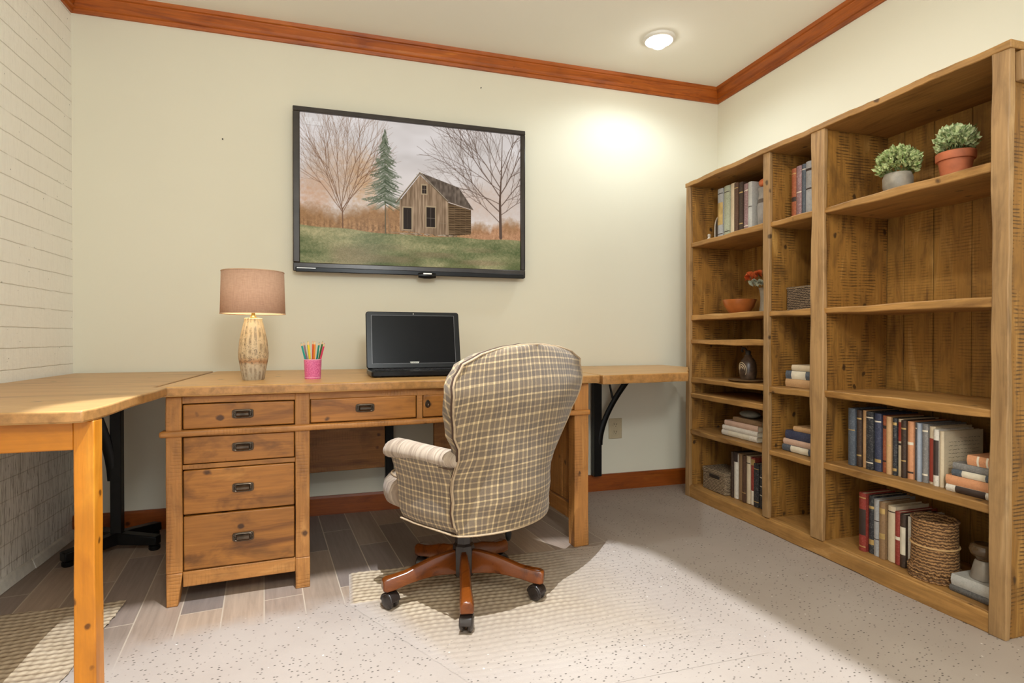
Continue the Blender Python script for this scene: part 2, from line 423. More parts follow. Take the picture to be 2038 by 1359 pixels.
struct('baseboard_back', sweep((XL, YB, 0), (XR, YB, 0), (0, -1, 0), BP, 0, -1), M_BASE, angle=20)
struct('baseboard_right', sweep((XR, YB, 0), (XR, YF, 0), (-1, 0, 0), BP, 1, 0), M_BASE, angle=20)
m = MB()
for k in range(9):       # uneven white strip along the foot of the brick wall
    y1 = 2.98 - k * .36; y0 = y1 - .357
    m.hexa([(XL, y0, 0), (XL + .022, y0, 0), (XL + .020, y1, 0), (XL, y1, 0), (XL, y0, .038 + .006 * (k % 2)), (XL + .010, y0, .034 + .006 * (k % 2)), (XL + .010, y1, .036), (XL, y1, .040)])
struct('baseboard_left', m, plain('brick_foot_paint', rgb(226, 222, 210), .7), bevel=.002)

# recessed ceiling light in view
cl = thing('recessed_ceiling_light', 'round white recessed ceiling light glowing near the corner', 'ceiling light', (1.57, 2.56, ZC))
MB().lathe([(.056, -.001), (.058, -.012), (.070, -.016), (.080, -.010), (.083, -.0005), (.083, 0)], 40).build('trim_ring', M_WHITEP, cl)
MB().lathe([(.0605, -.0005), (.058, -.004), (.048, -.0012), (.030, -.0008)], 40).build('reflector', plain('bright_reflector', rgb(235, 235, 238), .25, .3, .02), cl)
t = NT('lit_bulb'); t.out(rgb(255, 252, 246), .4, **{'Emission Color': (1.0, .98, .94, 1), 'Emission Strength': 24.0})
MB().ball((0, 0, -.016), (.044, .044, .036), 24, 12).build('bulb', t.m, cl)

# wall outlet
ol = thing('wall_outlet', 'ivory duplex wall outlet low on the back wall beside the black bracket', 'outlet', (1.549, YB, .36))
MB().box(-.043, .043, -.007, 0, -.060, .060).build('cover_plate', M_IVORY, ol, bevel=.003)
for z in (-.022, .022):
    f = MB().prism([(.017 * math.cos(a) * 1.0, .0145 * math.sin(a)) for a in [2*math.pi*k/20 for k in range(20)]], 0, .003)
    f.xform(Matrix.Translation((0, -.007, z)) @ Matrix.Rotation(R(90), 4, 'X'))
    rc = f.build('receptacle', M_IVORY, ol)
    g = MB().box(-.0075, -.0052, -.0112, -.0098, z - .001, z + .009).box(.0052, .0075, -.0112, -.0098, z - .001, z + .009).box(-.002, .002, -.0112, -.0098, z - .010, z - .006)
    g.build('slot', M_SLOT, rc)
for (x, z, lab) in ((.733, 2.262, 'small dark nail in the cream wall above the television'), (-.545, 1.852, 'tiny dark nail in the cream wall between the brick wall and the television')):
    n_ = thing('nail', lab, 'nail', (x, YB, z))
    mm = MB().tube([(0, 0, 0), (0, -.006, .0008), (0, -.007, .0009)], [.0016, .0016, .0034], 10); mm.build('nail_shank', M_SLOT, n_)

# ------------------------------------------------------------------ television
def paint_tv():
    W, H = 600, 372
    rng = np.random.default_rng(3)
    yy, xx = np.mgrid[0:H, 0:W]; u = (xx + .5) / W; v = (yy + .5) / H
    asp = H / W
    def vnoise(nx, ny, seed):
        g = np.random.default_rng(seed).random((ny + 2, nx + 2))
        gx = u * nx; gy = v * ny; ix = gx.astype(int); iy = gy.astype(int); fx = gx - ix; fy = gy - iy
        fx = fx*fx*(3-2*fx); fy = fy*fy*(3-2*fy)
        return (g[iy, ix]*(1-fx) + g[iy, ix+1]*fx)*(1-fy) + (g[iy+1, ix]*(1-fx) + g[iy+1, ix+1]*fx)*fy
    def C(*c): return np.array(c, float)
    img = np.zeros((H, W, 3))
    cl_ = vnoise(4, 7, 1)*.5 + vnoise(9, 16, 2)*.3 + vnoise(22, 34, 3)*.2
    sky = C(222, 214, 210) + (cl_ - .5)[..., None] * C(46, 48, 52)
    warm = np.clip((v - .25) / .45, 0, 1)[..., None]
    img[:] = sky * (1 - warm * .45) + C(236, 214, 196) * warm * .45
    def blend(mask, col): img[:] = img * (1 - mask[..., None]) + col * mask[..., None]
    def fuzz(cx, cy, rx, ry, col, a, seed, power=1.0):
        d = ((u - cx)/rx)**2 + ((v - cy)/ry)**2
        n = vnoise(90, 60, seed)*.6 + vnoise(220, 140, seed+1)*.4
        blend(np.clip(1.15 - d - n*.75, 0, 1)*a, np.asarray(col, float))
    # haze of twigs around the bare trees
    fuzz(.16, .40, .20, .30, (196, 160, 128), .75, 11); fuzz(.27, .42, .10, .26, (206, 164, 122), .85, 13)
    fuzz(.05, .55, .12, .22, (206, 160, 126), .8, 15); fuzz(.80, .52, .22, .16, (214, 186, 166), .7, 17); fuzz(.92, .45, .18, .40, (206, 184, 168), .5, 19)
    # brown wood line
    edge = .60 + .05*np.sin(u*9 + .5) + .06*(vnoise(14, 2, 21) - .5) + .05*(vnoise(60, 2, 22) - .5)
    edge = np.where(u > .70, edge + .03, edge)
    n = vnoise(120, 70, 23)*.5 + vnoise(260, 180, 24)*.5
    m_ = np.clip((v - edge) / .05, 0, 1)
    wl = C(168, 124, 82) + (n - .5)[..., None]*C(80, 66, 50)
    right = np.clip((u - .70)/.1, 0, 1)[..., None]
    wl = wl*(1-right) + (C(188, 138, 100) + (n - .5)[..., None]*C(60, 52, 44))*right
    blend(m_*.95, wl)
    st = vnoise(130, 3, 25)
    dk_ = np.clip((v - .66)/.06, 0, 1)*np.clip((st - .55)*5, 0, 1)*(u < .43)
    blend(dk_*.30, C(92, 66, 42))
    for (a_, b_, rx_, ry_) in ((.05, .66, .10, .09), (.14, .68, .08, .07), (.23, .66, .08, .09), (.32, .64, .08, .10), (.39, .66, .06, .08), (.80, .70, .07, .06), (.95, .68, .08, .08)): fuzz(a_, b_, rx_, ry_, (158, 118, 80) if u is not None else 0, .8, int(a_*1000))
    def seg(x0, y0, x1, y1, w0, w1, col, a=1.0):
        px0, py0, px1, py1 = x0*W, y0*H, x1*W, y1*H
        mw = max(w0, w1) + 1.5
        ax, bx = int(max(0, min(px0, px1) - mw)), int(min(W, max(px0, px1) + mw + 1))
        ay, by = int(max(0, min(py0, py1) - mw)), int(min(H, max(py0, py1) + mw + 1))
        if ax >= bx or ay >= by: return
        X = xx[ay:by, ax:bx] + .5; Y = yy[ay:by, ax:bx] + .5
        dx, dy = px1 - px0, py1 - py0; L2 = dx*dx + dy*dy + 1e-9
        tt = np.clip(((X-px0)*dx + (Y-py0)*dy)/L2, 0, 1)
        d = np.hypot(X - px0 - tt*dx, Y - py0 - tt*dy); w = w0 + (w1 - w0)*tt
        k = (np.clip(w*.5 + .5 - d, 0, 1)*a*np.minimum(1, w + .25))[..., None]
        img[ay:by, ax:bx] = img[ay:by, ax:bx]*(1-k) + np.asarray(col, float)*k
    rd = random.Random(5)
    def branch(x, y, ang, L, w, depth, col, spread, up=.0):
        if depth == 0 or L < .008: return
        n_ = 3; px, py = x, y
        for i in range(n_):
            ang += rd.uniform(-.10, .10) + up*(-math.pi/2 - ang)*.1
            qx = px + math.cos(ang)*L/n_*asp; qy = py + math.sin(ang)*L/n_
            seg(px, py, qx, qy, w*(1 - .25*i/n_), w*(1 - .25*(i+1)/n_), col, .9); px, py = qx, qy
            if depth > 1 and rd.random() < .75:
                s_ = rd.choice((-1, 1)); branch(px, py, ang + s_*rd.uniform(.35, .7)*spread, L*rd.uniform(.45, .7), w*.5, depth-1, col, spread, up)
        for s_ in (-1, 1):
            branch(px, py, ang + s_*rd.uniform(.15, .42)*spread, L*rd.uniform(.6, .8), w*.66, depth-1, col, spread, up)
    # left bare tree: a fan of upright limbs
    col = (120, 86, 62)
    seg(.178, .76, .176, .62, 3.4, 2.6, col)
    for a in (-2.35, -2.15, -1.98, -1.82, -1.66, -1.5, -1.32, -1.15, -.98, -.8):
        branch(.176 + rd.uniform(-.004, .004), .62 + rd.uniform(-.05, .05), a, .235 + .05*math.cos((a+1.57)*2), 1.7, 4, col, .8, .35)
    # right bare tree
    col = (98, 78, 66)
    seg(.902, .765, .898, .50, 9, 6.5, col); seg(.898, .50, .905, .30, 6, 3.2, col); seg(.905, .30, .91, .02, 3.2, 1.3, col)
    for (y_, a, L, w) in ((.66, -2.45, .20, 2.2), (.58, -2.5, .30, 3), (.54, -.75, .20, 2.6), (.47, -2.30, .34, 3), (.45, -.95, .24, 3), (.40, -2.1, .30, 2.6), (.36, -1.1, .28, 2.4), (.30, -2.0, .24, 2), (.28, -1.2, .24, 2), (.52, -2.75, .26, 2), (.2, -1.8, .2, 1.6), (.60, -.6, .16, 1.8), (.42, -2.6, .26, 1.8)):
        branch(.900, y_, a, L, w, 4, col, .9, .1)
    # pine
    jag = .004 + .080*np.clip((v - .08)/.48, 0, 1)**.9*(1 + .35*np.sin(v*72) + .5*(vnoise(3, 60, 51) - .5)*2)
    pn = vnoise(200, 160, 52)
    blend(((np.abs(u - .360) < jag*.8) & (v > .08) & (v < .565) & (pn > .30)).astype(float)*.75, C(96, 102, 80) + (pn - .5)[..., None]*C(90, 92, 86))
    seg(.362, .78, .360, .10, 3.4, 1.0, (104, 92, 70))
    for i in range(30):
        f = i/29.; y_ = .075 + .50*f; hw = .006 + .088*f**.85*(1 + .22*math.sin(i*2.1))
        for s_ in (-1, 1):
            for k in range(4):
                L = hw*rd.uniform(.35, 1.1); yy0 = y_ + rd.uniform(-.008, .012)
                seg(.360, yy0 - .012, .360 + s_*L, yy0 + .018 + .03*f*rd.random(), 2.4, 1.2, rd.choice(((84, 94, 70), (104, 112, 88), (66, 76, 56), (128, 132, 112), (150, 150, 134))), .85)
    seg(.362, .58, .384, .76, 2.4, 2.0, (150, 120, 88))
    def poly(pts, col, noise=None):
        ins = np.zeros((H, W), bool); j = len(pts)-1
        for i in range(len(pts)):
            xi, yi = pts[i]; xj, yj = pts[j]
            c_ = ((yi > v) != (yj > v)) & (u < (xj - xi)*(v - yi)/(yj - yi + 1e-12) + xi); ins ^= c_; j = i
        cc = np.asarray(col, float)*np.ones((H, W, 1)) if noise is None else noise
        img[ins] = cc[ins]; return ins
    # meadow
    ge = .742 + .035*np.clip(u/.42, 0, 1) + .004*np.sin(u*25)
    gn = vnoise(6, 14, 31)*.45 + vnoise(16, 40, 32)*.3 + vnoise(140, 120, 33)*.25
    gcol = C(140, 138, 96)*np.ones((H, W, 1)) + (gn - .5)[..., None]*C(120, 90, 80)
    dp = np.clip((v - .86)/.1, 0, 1)*np.clip((vnoise(7, 10, 35) - .42)*4, 0, 1)
    gcol = gcol*(1 - .5*dp[..., None]) + C(74, 84, 46)*.5*dp[..., None]
    tan_ = np.clip((vnoise(5, 22, 37) - .55)*4, 0, 1)*np.clip((v - .82)/.08, 0, 1)
    gcol = gcol*(1 - .45*tan_[..., None]) + C(150, 124, 96)*.45*tan_[..., None]
    gcol = gcol + (rng.random((H, W, 1)) - .5)*26
    blend(np.clip((v - ge)/.006, 0, 1), gcol)
    # cabin
    bn = vnoise(150, 6, 41)*.6 + vnoise(300, 20, 42)*.4
    front = C(150, 124, 98) + (bn - .5)[..., None]*C(96, 88, 80)
    sn = vnoise(30, 120, 43); logs = ((v + .10*(u-.64))*62) % 1.0
    side = C(112, 88, 62) + (sn - .5)[..., None]*C(40, 36, 30) - (logs < .3)[..., None]*C(44, 38, 30)
    rn = vnoise(160, 40, 44)
    roof = C(104, 90, 78) + (rn - .5)[..., None]*C(52, 48, 44)
    poly([(.640, .53), (.757, .575), (.757, .75), (.647, .775)], None, side)
    poly([(.425, .545), (.517, .352), (.645, .52), (.648, .775), (.425, .75)], None, front)
    poly([(.517, .335), (.698, .42), (.768, .572), (.644, .527)], None, roof)
    for (a, b) in (((.517, .338), (.409, .558)), ((.517, .338), (.645, .525))): seg(*a, *b, 3.4, 3.4, (92, 76, 58)); seg(a[0], a[1]-.004, b[0], b[1]-.004, 1.2, 1.2, (206, 188, 160))
    seg(.645, .525, .767, .574, 1.3, 1.3, (120, 100, 80)); seg(.646, .53, .648, .775, 1.6, 1.6, (176, 152, 120))
    for (a0, b0, a1, b1) in ((.441, .59, .478, .738), (.547, .575, .586, .715), (.527, .425, .546, .482)):
        poly([(a0-.005, b0-.010), (a1+.005, b0-.010), (a1+.005, b1+.006), (a0-.005, b1+.006)], (176, 152, 120))
        poly([(a0, b0), (a1, b0), (a1, b1), (a0, b1)], (48, 38, 32))
    seg(.5665, .58, .5665, .71, 1, 1, (120, 108, 96)); seg(.5365, .43, .5365, .48, 1, 1, (150, 130, 110)); seg(.528, .452, .546, .452, 1, 1, (150, 130, 110))
    seg(.547, .652, .586, .652, .8, .8, (120, 108, 96)); seg(.46, .6, .46, .73, .8, .8, (86, 72, 60))
    for k in range(60):
        x_ = .42 + .26*rd.random(); seg(x_, .762 + .01*rd.random(), x_ + .012, .766 + .01*rd.random(), 2.2, 2.2, rd.choice(((150, 128, 104), (92, 76, 58), (186, 168, 146))), .8)
    seg(.385, .765, .50, .768, 1.8, 1.8, (158, 132, 102)); seg(.61, .68, .643, .685, 1, 1, (150, 130, 106))
    # faint pale caption in the upper left of the picture, too blurred to read
    for row, (x0, x1, y0, y1, n_) in enumerate(((.021, .052, .032, .050, 6), (.017, .098, .054, .076, 15))):
        for k in range(n_):
            a = x0 + (x1 - x0)*k/n_; w_ = (x1 - x0)/n_
            seg(a, y0, a, y1, 1.2, 1.2, (244, 240, 236), .8)
            if (k*7 + row) % 3: seg(a, y0 if k % 2 else y1, a + w_*.6, y0 if k % 2 else y1, 1.2, 1.2, (244, 240, 236), .8)
            if (k*5 + row) % 4 == 0: seg(a + w_*.55, y0, a + w_*.55, y1, 1.1, 1.1, (240, 236, 232), .7)
    seg(.012, .078, .100, .083, 1.2, 1.0, (176, 168, 164), .7)
    return np.clip(img, 0, 255), W, H

tv = thing('television', 'large black framed television showing a wooden cabin in a meadow', 'television', (.372, YB, 1.63))
TX0, TX1, TZ0, TZ1 = -.598, .598, -.405, .403       # outer frame
SX0, SX1, SZ0, SZ1 = -.566, .572, -.362, .379        # picture
yf = -.062
M_TVF = plain('television_frame_plastic', rgb(58, 52, 48), .28, .2, .12, 12)
fr = MB()
for (a, b, c, d) in ((TX0, TX1, SZ1, TZ1), (TX0, TX1, TZ0, SZ0), (TX0, SX0, SZ0, SZ1), (SX1, TX1, SZ0, SZ1)): fr.box(a, b, yf, -.030, c, d)
fr.build('frame', M_TVF, tv, bevel=.004)
MB().box(TX0 + .01, TX1 - .01, -.030, -.004, TZ0 + .01, TZ1 - .01).build('rear_housing', M_PLASTIC, tv, bevel=.004)
MB().box(TX0 + .012, TX1 - .010, yf - .006, yf + .004, TZ0 - .004, TZ0 + .020).build('lower_strip', M_PLASTIC, tv, bevel=.003)
MB().box(TX0 + .018, TX0 + .105, yf - .0075, yf - .005, TZ0 + .013, TZ0 + .0165).build('silver_line', plain('silver', rgb(225, 222, 215), .3, .4), tv)
sp_ = MB().tube([(.010, yf - .008, TZ0 - .004), (.040, yf - .011, TZ0 - .004), (.070, yf - .011, TZ0 - .004), (.10, yf - .008, TZ0 - .004)], [.013, .017, .017, .013], 16, flat=(.8, 1.0))
sb = sp_.build('sensor', M_PLASTIC, tv)
MB().box(.034, .078, yf - .0255, yf - .020, TZ0 + .000, TZ0 + .008).build('silver_plate', plain('silver', rgb(225, 222, 215), .3, .4), sb, bevel=.001)
im, W_, H_ = paint_tv()
gx = np.linspace(SX0, SX1, W_); gz = np.linspace(SZ1, SZ0, H_)
co = np.empty((H_, W_, 3), np.float32); co[..., 0] = gx[None]; co[..., 1] = -.046; co[..., 2] = gz[:, None]
idx = np.arange(W_*H_).reshape(H_, W_)
q = np.stack([idx[1:, :-1], idx[1:, 1:], idx[:-1, 1:], idx[:-1, :-1]], -1).reshape(-1, 4)
me = bpy.data.meshes.new('screen'); me.vertices.add(W_*H_); me.vertices.foreach_set('co', co.ravel())
me.loops.add(q.size); me.loops.foreach_set('vertex_index', q.ravel().astype(np.int32))
me.polygons.add(len(q)); me.polygons.foreach_set('loop_start', np.arange(0, q.size, 4, dtype=np.int32))
me.update(calc_edges=True); me.validate()
ca = me.color_attributes.new('picture', 'FLOAT_COLOR', 'POINT')
c_ = im / 255.0; c_ = np.where(c_ <= .04045, c_/12.92, ((c_ + .055)/1.055)**2.4)
ca.data.foreach_set('color', np.concatenate([c_, np.ones((H_, W_, 1))], -1).astype(np.float32).ravel())
t = NT('television_picture'); at = t.n('ShaderNodeAttribute', attribute_name='picture').outputs['Color']
t.out(rgb(10, 10, 10), .25, **{'Emission Color': at, 'Emission Strength': .90, 'Specular IOR Level': .04}); me.materials.append(t.m)
so = bpy.data.objects.new('screen', me); link(so, tv); so['label'] = 'lit picture of a cabin, a pine and bare trees'

# ------------------------------------------------------------------ writing desk with its drawers
desk = thing('writing_desk', 'rustic pine writing desk with a stack of drawers at its left end', 'desk', (-.555, 2.11, 0), R(4))
ZT = .737
DL = 1.600      # length along the front
ca4, sa4 = math.cos(R(4)), math.sin(R(4))
def d_loc(X, Y):      # room position -> desk position
    x, y = X + .555, Y - 2.11; return (ca4*x + sa4*y, -sa4*x + ca4*y)
# tabletop: waney front edge, straight back edge against the wall
rnd = random.Random(4); pts = []
for i in range(61):
    s_ = -.028 + (DL + .05) * i / 60
    pts.append((s_, -.030 + .0035*math.sin(s_*9) + .003*math.sin(s_*23 + 1) + rnd.uniform(-.0015, .0015)))
pts += [d_loc(1.092, 2.985), d_loc(-.575, 2.985)]
MB().prism(pts, ZT - .034, ZT).build('tabletop', M_TOP, desk, bevel=.007, seg=3)
# square legs; the front pair of the drawer stack ends in tapered feet
def post(x0, x1, y0, y1, z1, foot=0):
    m = MB()
    if foot:
        m.plank(x0, x1, y0, y1, .11, z1, 'z', 14, .0007)
        if foot == 1: m.hexa([(x0, y0, 0), (x1 - .014, y0, 0), (x1 - .014, y1, 0), (x0, y1, 0), (x0, y0, .11), (x1, y0, .11), (x1, y1, .11), (x0, y1, .11)])
        else: m.box(x0, x1, y0, y1, 0, .11)
    else: m.plank(x0, x1, y0, y1, 0, z1, 'z', 18, .0008)
    return m
post(-.004, .044, 0, .05, ZT - .036, 1).build('leg', M_DZ, desk, bevel=.003)
post(.397, .446, 0, .05, ZT - .036, 2).build('leg', M_DZ, desk, bevel=.003)
post(-.004, .044, .70, .75, ZT - .036, 0).build('leg', M_DZ, desk, bevel=.003)
post(.397, .446, .62, .67, ZT - .036, 0).build('leg', M_DZ, desk, bevel=.003)
post(1.512, 1.580, 0, .058, ZT - .036, 0).build('leg', M_DZ, desk, bevel=.003)
post(1.512, 1.580, .50, .558, ZT - .036, 0).build('leg', M_DZ, desk, bevel=.003)
# rails
MB().plank(.044, 1.512, .004, .045, .676, ZT - .036, 'x', 30, .0006).build('top_rail', M_DX, desk, bevel=.002)
m = MB().plank(-.022, 1.584, -.012, .04, .566, .588, 'x', 40, .0008); m.build('lower_rail', M_DX, desk, bevel=.008, seg=4)
MB().plank(.044, .397, .006, .05, .454, .470, 'x', 10, .0005).build('drawer_rail', M_DX, desk, bevel=.002)
MB().plank(.044, .397, .006, .05, .060, .112, 'x', 10, .0005).build('bottom_rail', M_DX, desk, bevel=.003)
for (x0, x1) in ((.397, .446), (.834, .856), (1.246, 1.268)):
    MB().plank(x0, x1, .003, .05, .586, .680, 'z', 5, .0004).build('upright', M_DZ, desk, bevel=.002)
# carcass of the drawer stack and the drawer boxes behind the fronts
MB().box(.006, .026, .05, .70, .07, ZT - .036).build('side_panel', M_DY, desk, bevel=.002)
MB().box(.418, .436, .05, .62, .07, ZT - .036).build('side_panel', M_DY, desk, bevel=.002)
MB().box(.03, .41, .05, .66, .066, .080).build('bottom_panel', M_DY, desk)
MB().box(.026, .418, .64, .655, .08, ZT - .036).build('back_panel', M_DX, desk)
def drawer(x0, x1, z0, z1, handle=True, nm='drawer'):
    g = .003
    d = MB().plank(x0 + g, x1 - g, .002, .026, z0 + g, z1 - g, 'x', 8, .0006, seed=int(z0*999)).build(nm, M_DRAW, desk, bevel=.004, seg=3)
    bx_ = MB().box(x0 + .012, x1 - .012, .026, .34, z0 + .008, z1 - .02).build('drawer_box', M_DY, d)
    if handle:
        cx, cz = (x0 + x1)/2 + (.008 if x1 < .42 else 0), (z0 + z1)/2 + .004
        if x0 > .85 and x1 < 1.0: cx = x0 + .02
        def ring(w, h, rr, n=28):
            out = []
            for k in range(n):
                a = 2*math.pi*k/n; c, s = math.cos(a), math.sin(a)
                out.append((w*abs(c)**.35*(1 if c > 0 else -1), h*abs(s)**.35*(1 if s > 0 else -1)))
            return out
        hb = MB(); P = ring(.034, .0155, 0)
        hb.prism(P, 0, .004); hb.xform(Matrix.Translation((cx, .002, cz)) @ Matrix.Rotation(R(90), 4, 'X'))
        h = hb.build('handle', M_DARKMET, d, bevel=.0015)
        pr_ = MB().loop([(cx + x*.86, -.0045, cz + z*.80) for x, z in ring(.032, .0145, 0)], .0028, 8); pr_.build('handle_rim', M_DARKMET, h)
        b2 = MB(); n = 10; prof = [(-.010, .000), (-.0085, -.009), (-.003, -.0145), (.004, -.0145), (.0095, -.008), (.0105, 0)]
        vs_ = []; 
        for sx in (-.022, -.019, .019, .022):
            k = .55 if abs(sx) > .02 else 1
            for (z, y) in prof: vs_.append((cx + sx, -.002 + y*k, cz - .001 + z*(.8 if k < 1 else 1)))
        m_ = len(prof); fs_ = []
        for i in range(3):
            for j in range(m_-1): fs_.append((i*m_+j, i*m_+j+1, (i+1)*m_+j+1, (i+1)*m_+j))
        fs_ += [tuple(range(m_)), tuple(3*m_ + j for j in range(m_))]
        b2.add(vs_, fs_); b2.build('handle_cup', M_DARKMET, h)
    return d
drawer(.044, .397, .588, .676); drawer(.044, .397, .470, .566)
drawer(.044, .397, .300, .454); drawer(.044, .397, .112, .300)
drawer(.446, .834, .588, .679); drawer(1.268, 1.512, .588, .678)
dd = drawer(.856, 1.246, .588, .679, False)
k_ = MB().prism([(.010*math.cos(a), .0155*math.sin(a)*(1 + .15*math.sin(a))) for a in [2*math.pi*i/24 for i in range(24)]], 0, .004)
k_.xform(Matrix.Translation((.876, .002, .640)) @ Matrix.Rotation(R(90), 4, 'X')); kk = k_.build('handle', M_DARKMET, dd, bevel=.0015)
MB().ball((.877, -.004, .638), (.006, .008, .009)).build('handle_knob', M_DARKMET, kk)
# right end frame: boards between its two legs, and the boards across the back
m = MB()
for k in range(4):
    y0 = .062 + k*.108; m.plank(1.535, 1.553, y0, y0 + .105, .17, ZT - .04, 'z', 10, .001, seed=k)
m.build('end_panel', M_DZ, desk, bevel=.002)
MB().plank(1.524, 1.566, .058, .50, .10, .165, 'y', 10, .001).build('end_rail', M_DY, desk, bevel=.003)
MB().plank(.446, .800, .615, .640, .27, .56, 'x', 8, .001).build('modesty_panel', M_DX, desk, bevel=.003)
MB().plank(1.02, 1.512, .515, .540, .26, .56, 'x', 8, .001).build('modesty_panel', M_DX, desk, bevel=.003)
sx_, sy_ = d_loc(.235, 2.93)
MB().box(sx_ - .02, sx_ + .02, sy_, sy_ + .03, .10, ZT - .036).build('support_post', M_BLACK, desk, bevel=.002)['label'] = 'black metal support post'

# ------------------------------------------------------------------ corner table on the left
ct = thing('corner_table', 'pine return table in front of the white brick wall with an amber front leg', 'table', (-.56, 1.50, 0))
def c_(X, Y): return (X + .56, Y - 1.50)
pts = []
for i in range(25):
    X = XL + .012 + (-.548 - XL - .012) * i/24; pts.append((X, 1.462 + .004*math.sin(X*15) + (.006 if i == 24 else 0)))
for i in range(1, 18):
    Y = 1.475 + (2.068 - 1.475)*i/17; pts.append((-.540 + .003*math.sin(Y*17), Y))
pts += [(-.587, 2.074), (-.587, 2.985), (XL + .012, 2.985)]
ZL = .738
MB().prism([c_(*p) for p in pts], ZL - .028, ZL).build('tabletop', M_TOP, ct, bevel=.005, seg=3)
MB().plank(*[c_(-.582, 0)[0], c_(-.540, 0)[0]], 0, .048, 0, ZL - .028, 'z', 20, .0007).build('leg', M_ORZ, ct, bevel=.003)
MB().plank(c_(XL + .03, 0)[0], c_(-.582, 0)[0], .004, .034, .644, ZL - .028, 'x', 14, .0008).build('apron', M_ORX, ct, bevel=.003)
# black metal pedestal below the table
px, py = c_(-.905, 2.74)
pd = MB().box(px - .020, px + .020, py - .02, py + .02, .05, ZL - .028).build('pedestal', M_BLACK, ct, bevel=.002)
pd['label'] = 'black metal pedestal'
bz = MB(); path = []
for i in range(15):
    a = i/14; path.append((px - .012 - .085*(math.sin(a*math.pi/2)**1.6) * 1.0, py - .01 - .10*a**1.5, .30 + .41*math.sin(a*math.pi/2)))
bz.tube([(p[0], p[1], min(p[2], ZL - .03)) for p in path], .017, 10, flat=(.5, 1.2)); bz.build('brace', M_BLACK, pd)
for (ex, ey) in ((.16, -.03), (-.14, -.14), (-.12, .16), (.10, .18)):
    f = MB(); L = math.hypot(ex, ey); nx, ny = -ey/L*.022, ex/L*.022
    f.hexa([(px - nx, py - ny, .030), (px + ex - nx, py + ey - ny, .022), (px + ex + nx, py + ey + ny, .022), (px + nx, py + ny, .030),
            (px - nx, py - ny, .082), (px + ex - nx, py + ey - ny, .058), (px + ex + nx, py + ey + ny, .058), (px + nx, py + ny, .082)])
    fo = f.build('foot', M_BLACK, pd, bevel=.004)
    MB().lathe([(.018, 0), (.022, .006), (.022, .018), (.014, .024)], 16, (px + ex*.90, py + ey*.90, 0)).build('foot_pad', M_BLACK, ct)['label'] = 'black pad'

# ------------------------------------------------------------------ wall shelf running on from the desk to the bookcase
ws = thing('wall_desktop', 'narrow live-edge pine counter between the desk and the bookcase', 'counter', (1.10, YB, 0))
def w_(X, Y): return (X - 1.10, Y - YB)
rnd = random.Random(9); pts = []
for i in range(26):
    X = 1.100 + (1.575 - 1.100)*i/25; pts.append((X, 2.245 + .06*(X - 1.1)/.475 + .004*math.sin(X*31) + rnd.uniform(-.002, .002)))
for i in range(1, 10):
    a = i/9; pts.append((1.575 + (1.858 - 1.575)*a, 2.305 + (2.715 - 2.305)*a + .004*math.sin(a*9)))
pts += [(1.858, 2.985), (1.100, 2.985)]
MB().prism([w_(*p) for p in pts], ZT - .046, ZT - .004).build('board', M_TOP, ws, bevel=.006, seg=3)
bx, by = w_(1.408, 2.955)
br = MB().box(bx - .023, bx + .023, by - .022, by + .022, .10, ZT - .046).build('bracket_post', M_BLACK, ws, bevel=.002)
br['label'] = 'black metal post'
st = []
for i in range(17):
    a = i/16; st.append((bx + .012 + .205*a**1.5 - .012*math.sin(a*math.pi), by - .012 - .02*a, .28 + .413*a))
MB().tube(st, [.020 - .003*math.sin(i/16*3.14) for i in range(17)], 10, flat=(.55, 1.0)).build('bracket_arm', M_BLACK, br)
MB().tube([(bx + .062, by - .012, ZT - .046), (bx + .098, by - .020, .52)], .006, 8).build('bracket_rod', M_BLACK, br)

# ------------------------------------------------------------------ bookcase
BX0, BX1 = 1.88, 2.245
bc = thing('bookcase', 'tall rough-sawn wooden bookcase along the right wall', 'bookcase', (BX0, 2.77, 0))
BD = BX1 - BX0
def by_(Y): return Y - 2.77
ZTOP = 1.772
SH = [1.430, 1.022, .674, .382]
def shelf(ya, yb, z, th=.027, seed=0, nm='shelf'):
    return MB().plank(.004, BD - .02, by_(ya), by_(yb), z - th, z, 'y', 22, .0022, seed).build(nm, M_BKY, bc, bevel=.004, seg=2)
# uprights: (Y high, Y low): outer sides, and two dividers
MB().plank(.010, BD, by_(2.735), 0, 0, ZTOP - .024, 'z', 24, .0012, 1).build('side_panel', M_BKI, bc, bevel=.002)
MB().plank(.010, BD, by_(1.162), by_(1.196), 0, ZTOP - .024, 'z', 24, .0012, 2).build('side_panel', M_BKI, bc, bevel=.002)
MB().plank(.010, BD - .02, by_(2.128), by_(2.156), .03, ZTOP - .024, 'z', 24, .0010, 3).build('divider', M_BKI, bc, bevel=.002)
MB().plank(.010, BD - .02, by_(1.826), by_(1.876), .03, ZTOP - .024, 'z', 24, .0010, 4).build('divider', M_BKI, bc, bevel=.002)
for (ya, yb, s_) in ((2.734, 2.771, 1), (2.124, 2.160, 2), (1.818, 1.884, 3), (1.155, 1.203, 4)):
    z0 = .0 if s_ in (1, 4) else .066
    MB().plank(-.004, .016, by_(ya), by_(yb), z0, ZTOP - .020, 'z', 30, .0016, 10 + s_).build('front_post', M_BKZ, bc, bevel=.003)
m = MB(); rnd = random.Random(2); pts = []
for i in range(64):
    Y = 2.775 - (2.775 - 1.150)*i/63; pts.append((-.010 + .004*math.sin(Y*17) + rnd.uniform(-.003, .003), by_(Y)))
pts += [(BD, by_(1.150)), (BD, by_(2.775))]
m.prism(pts[::-1], ZTOP - .024, ZTOP); m.build('top_panel', M_BKY, bc, bevel=.003)
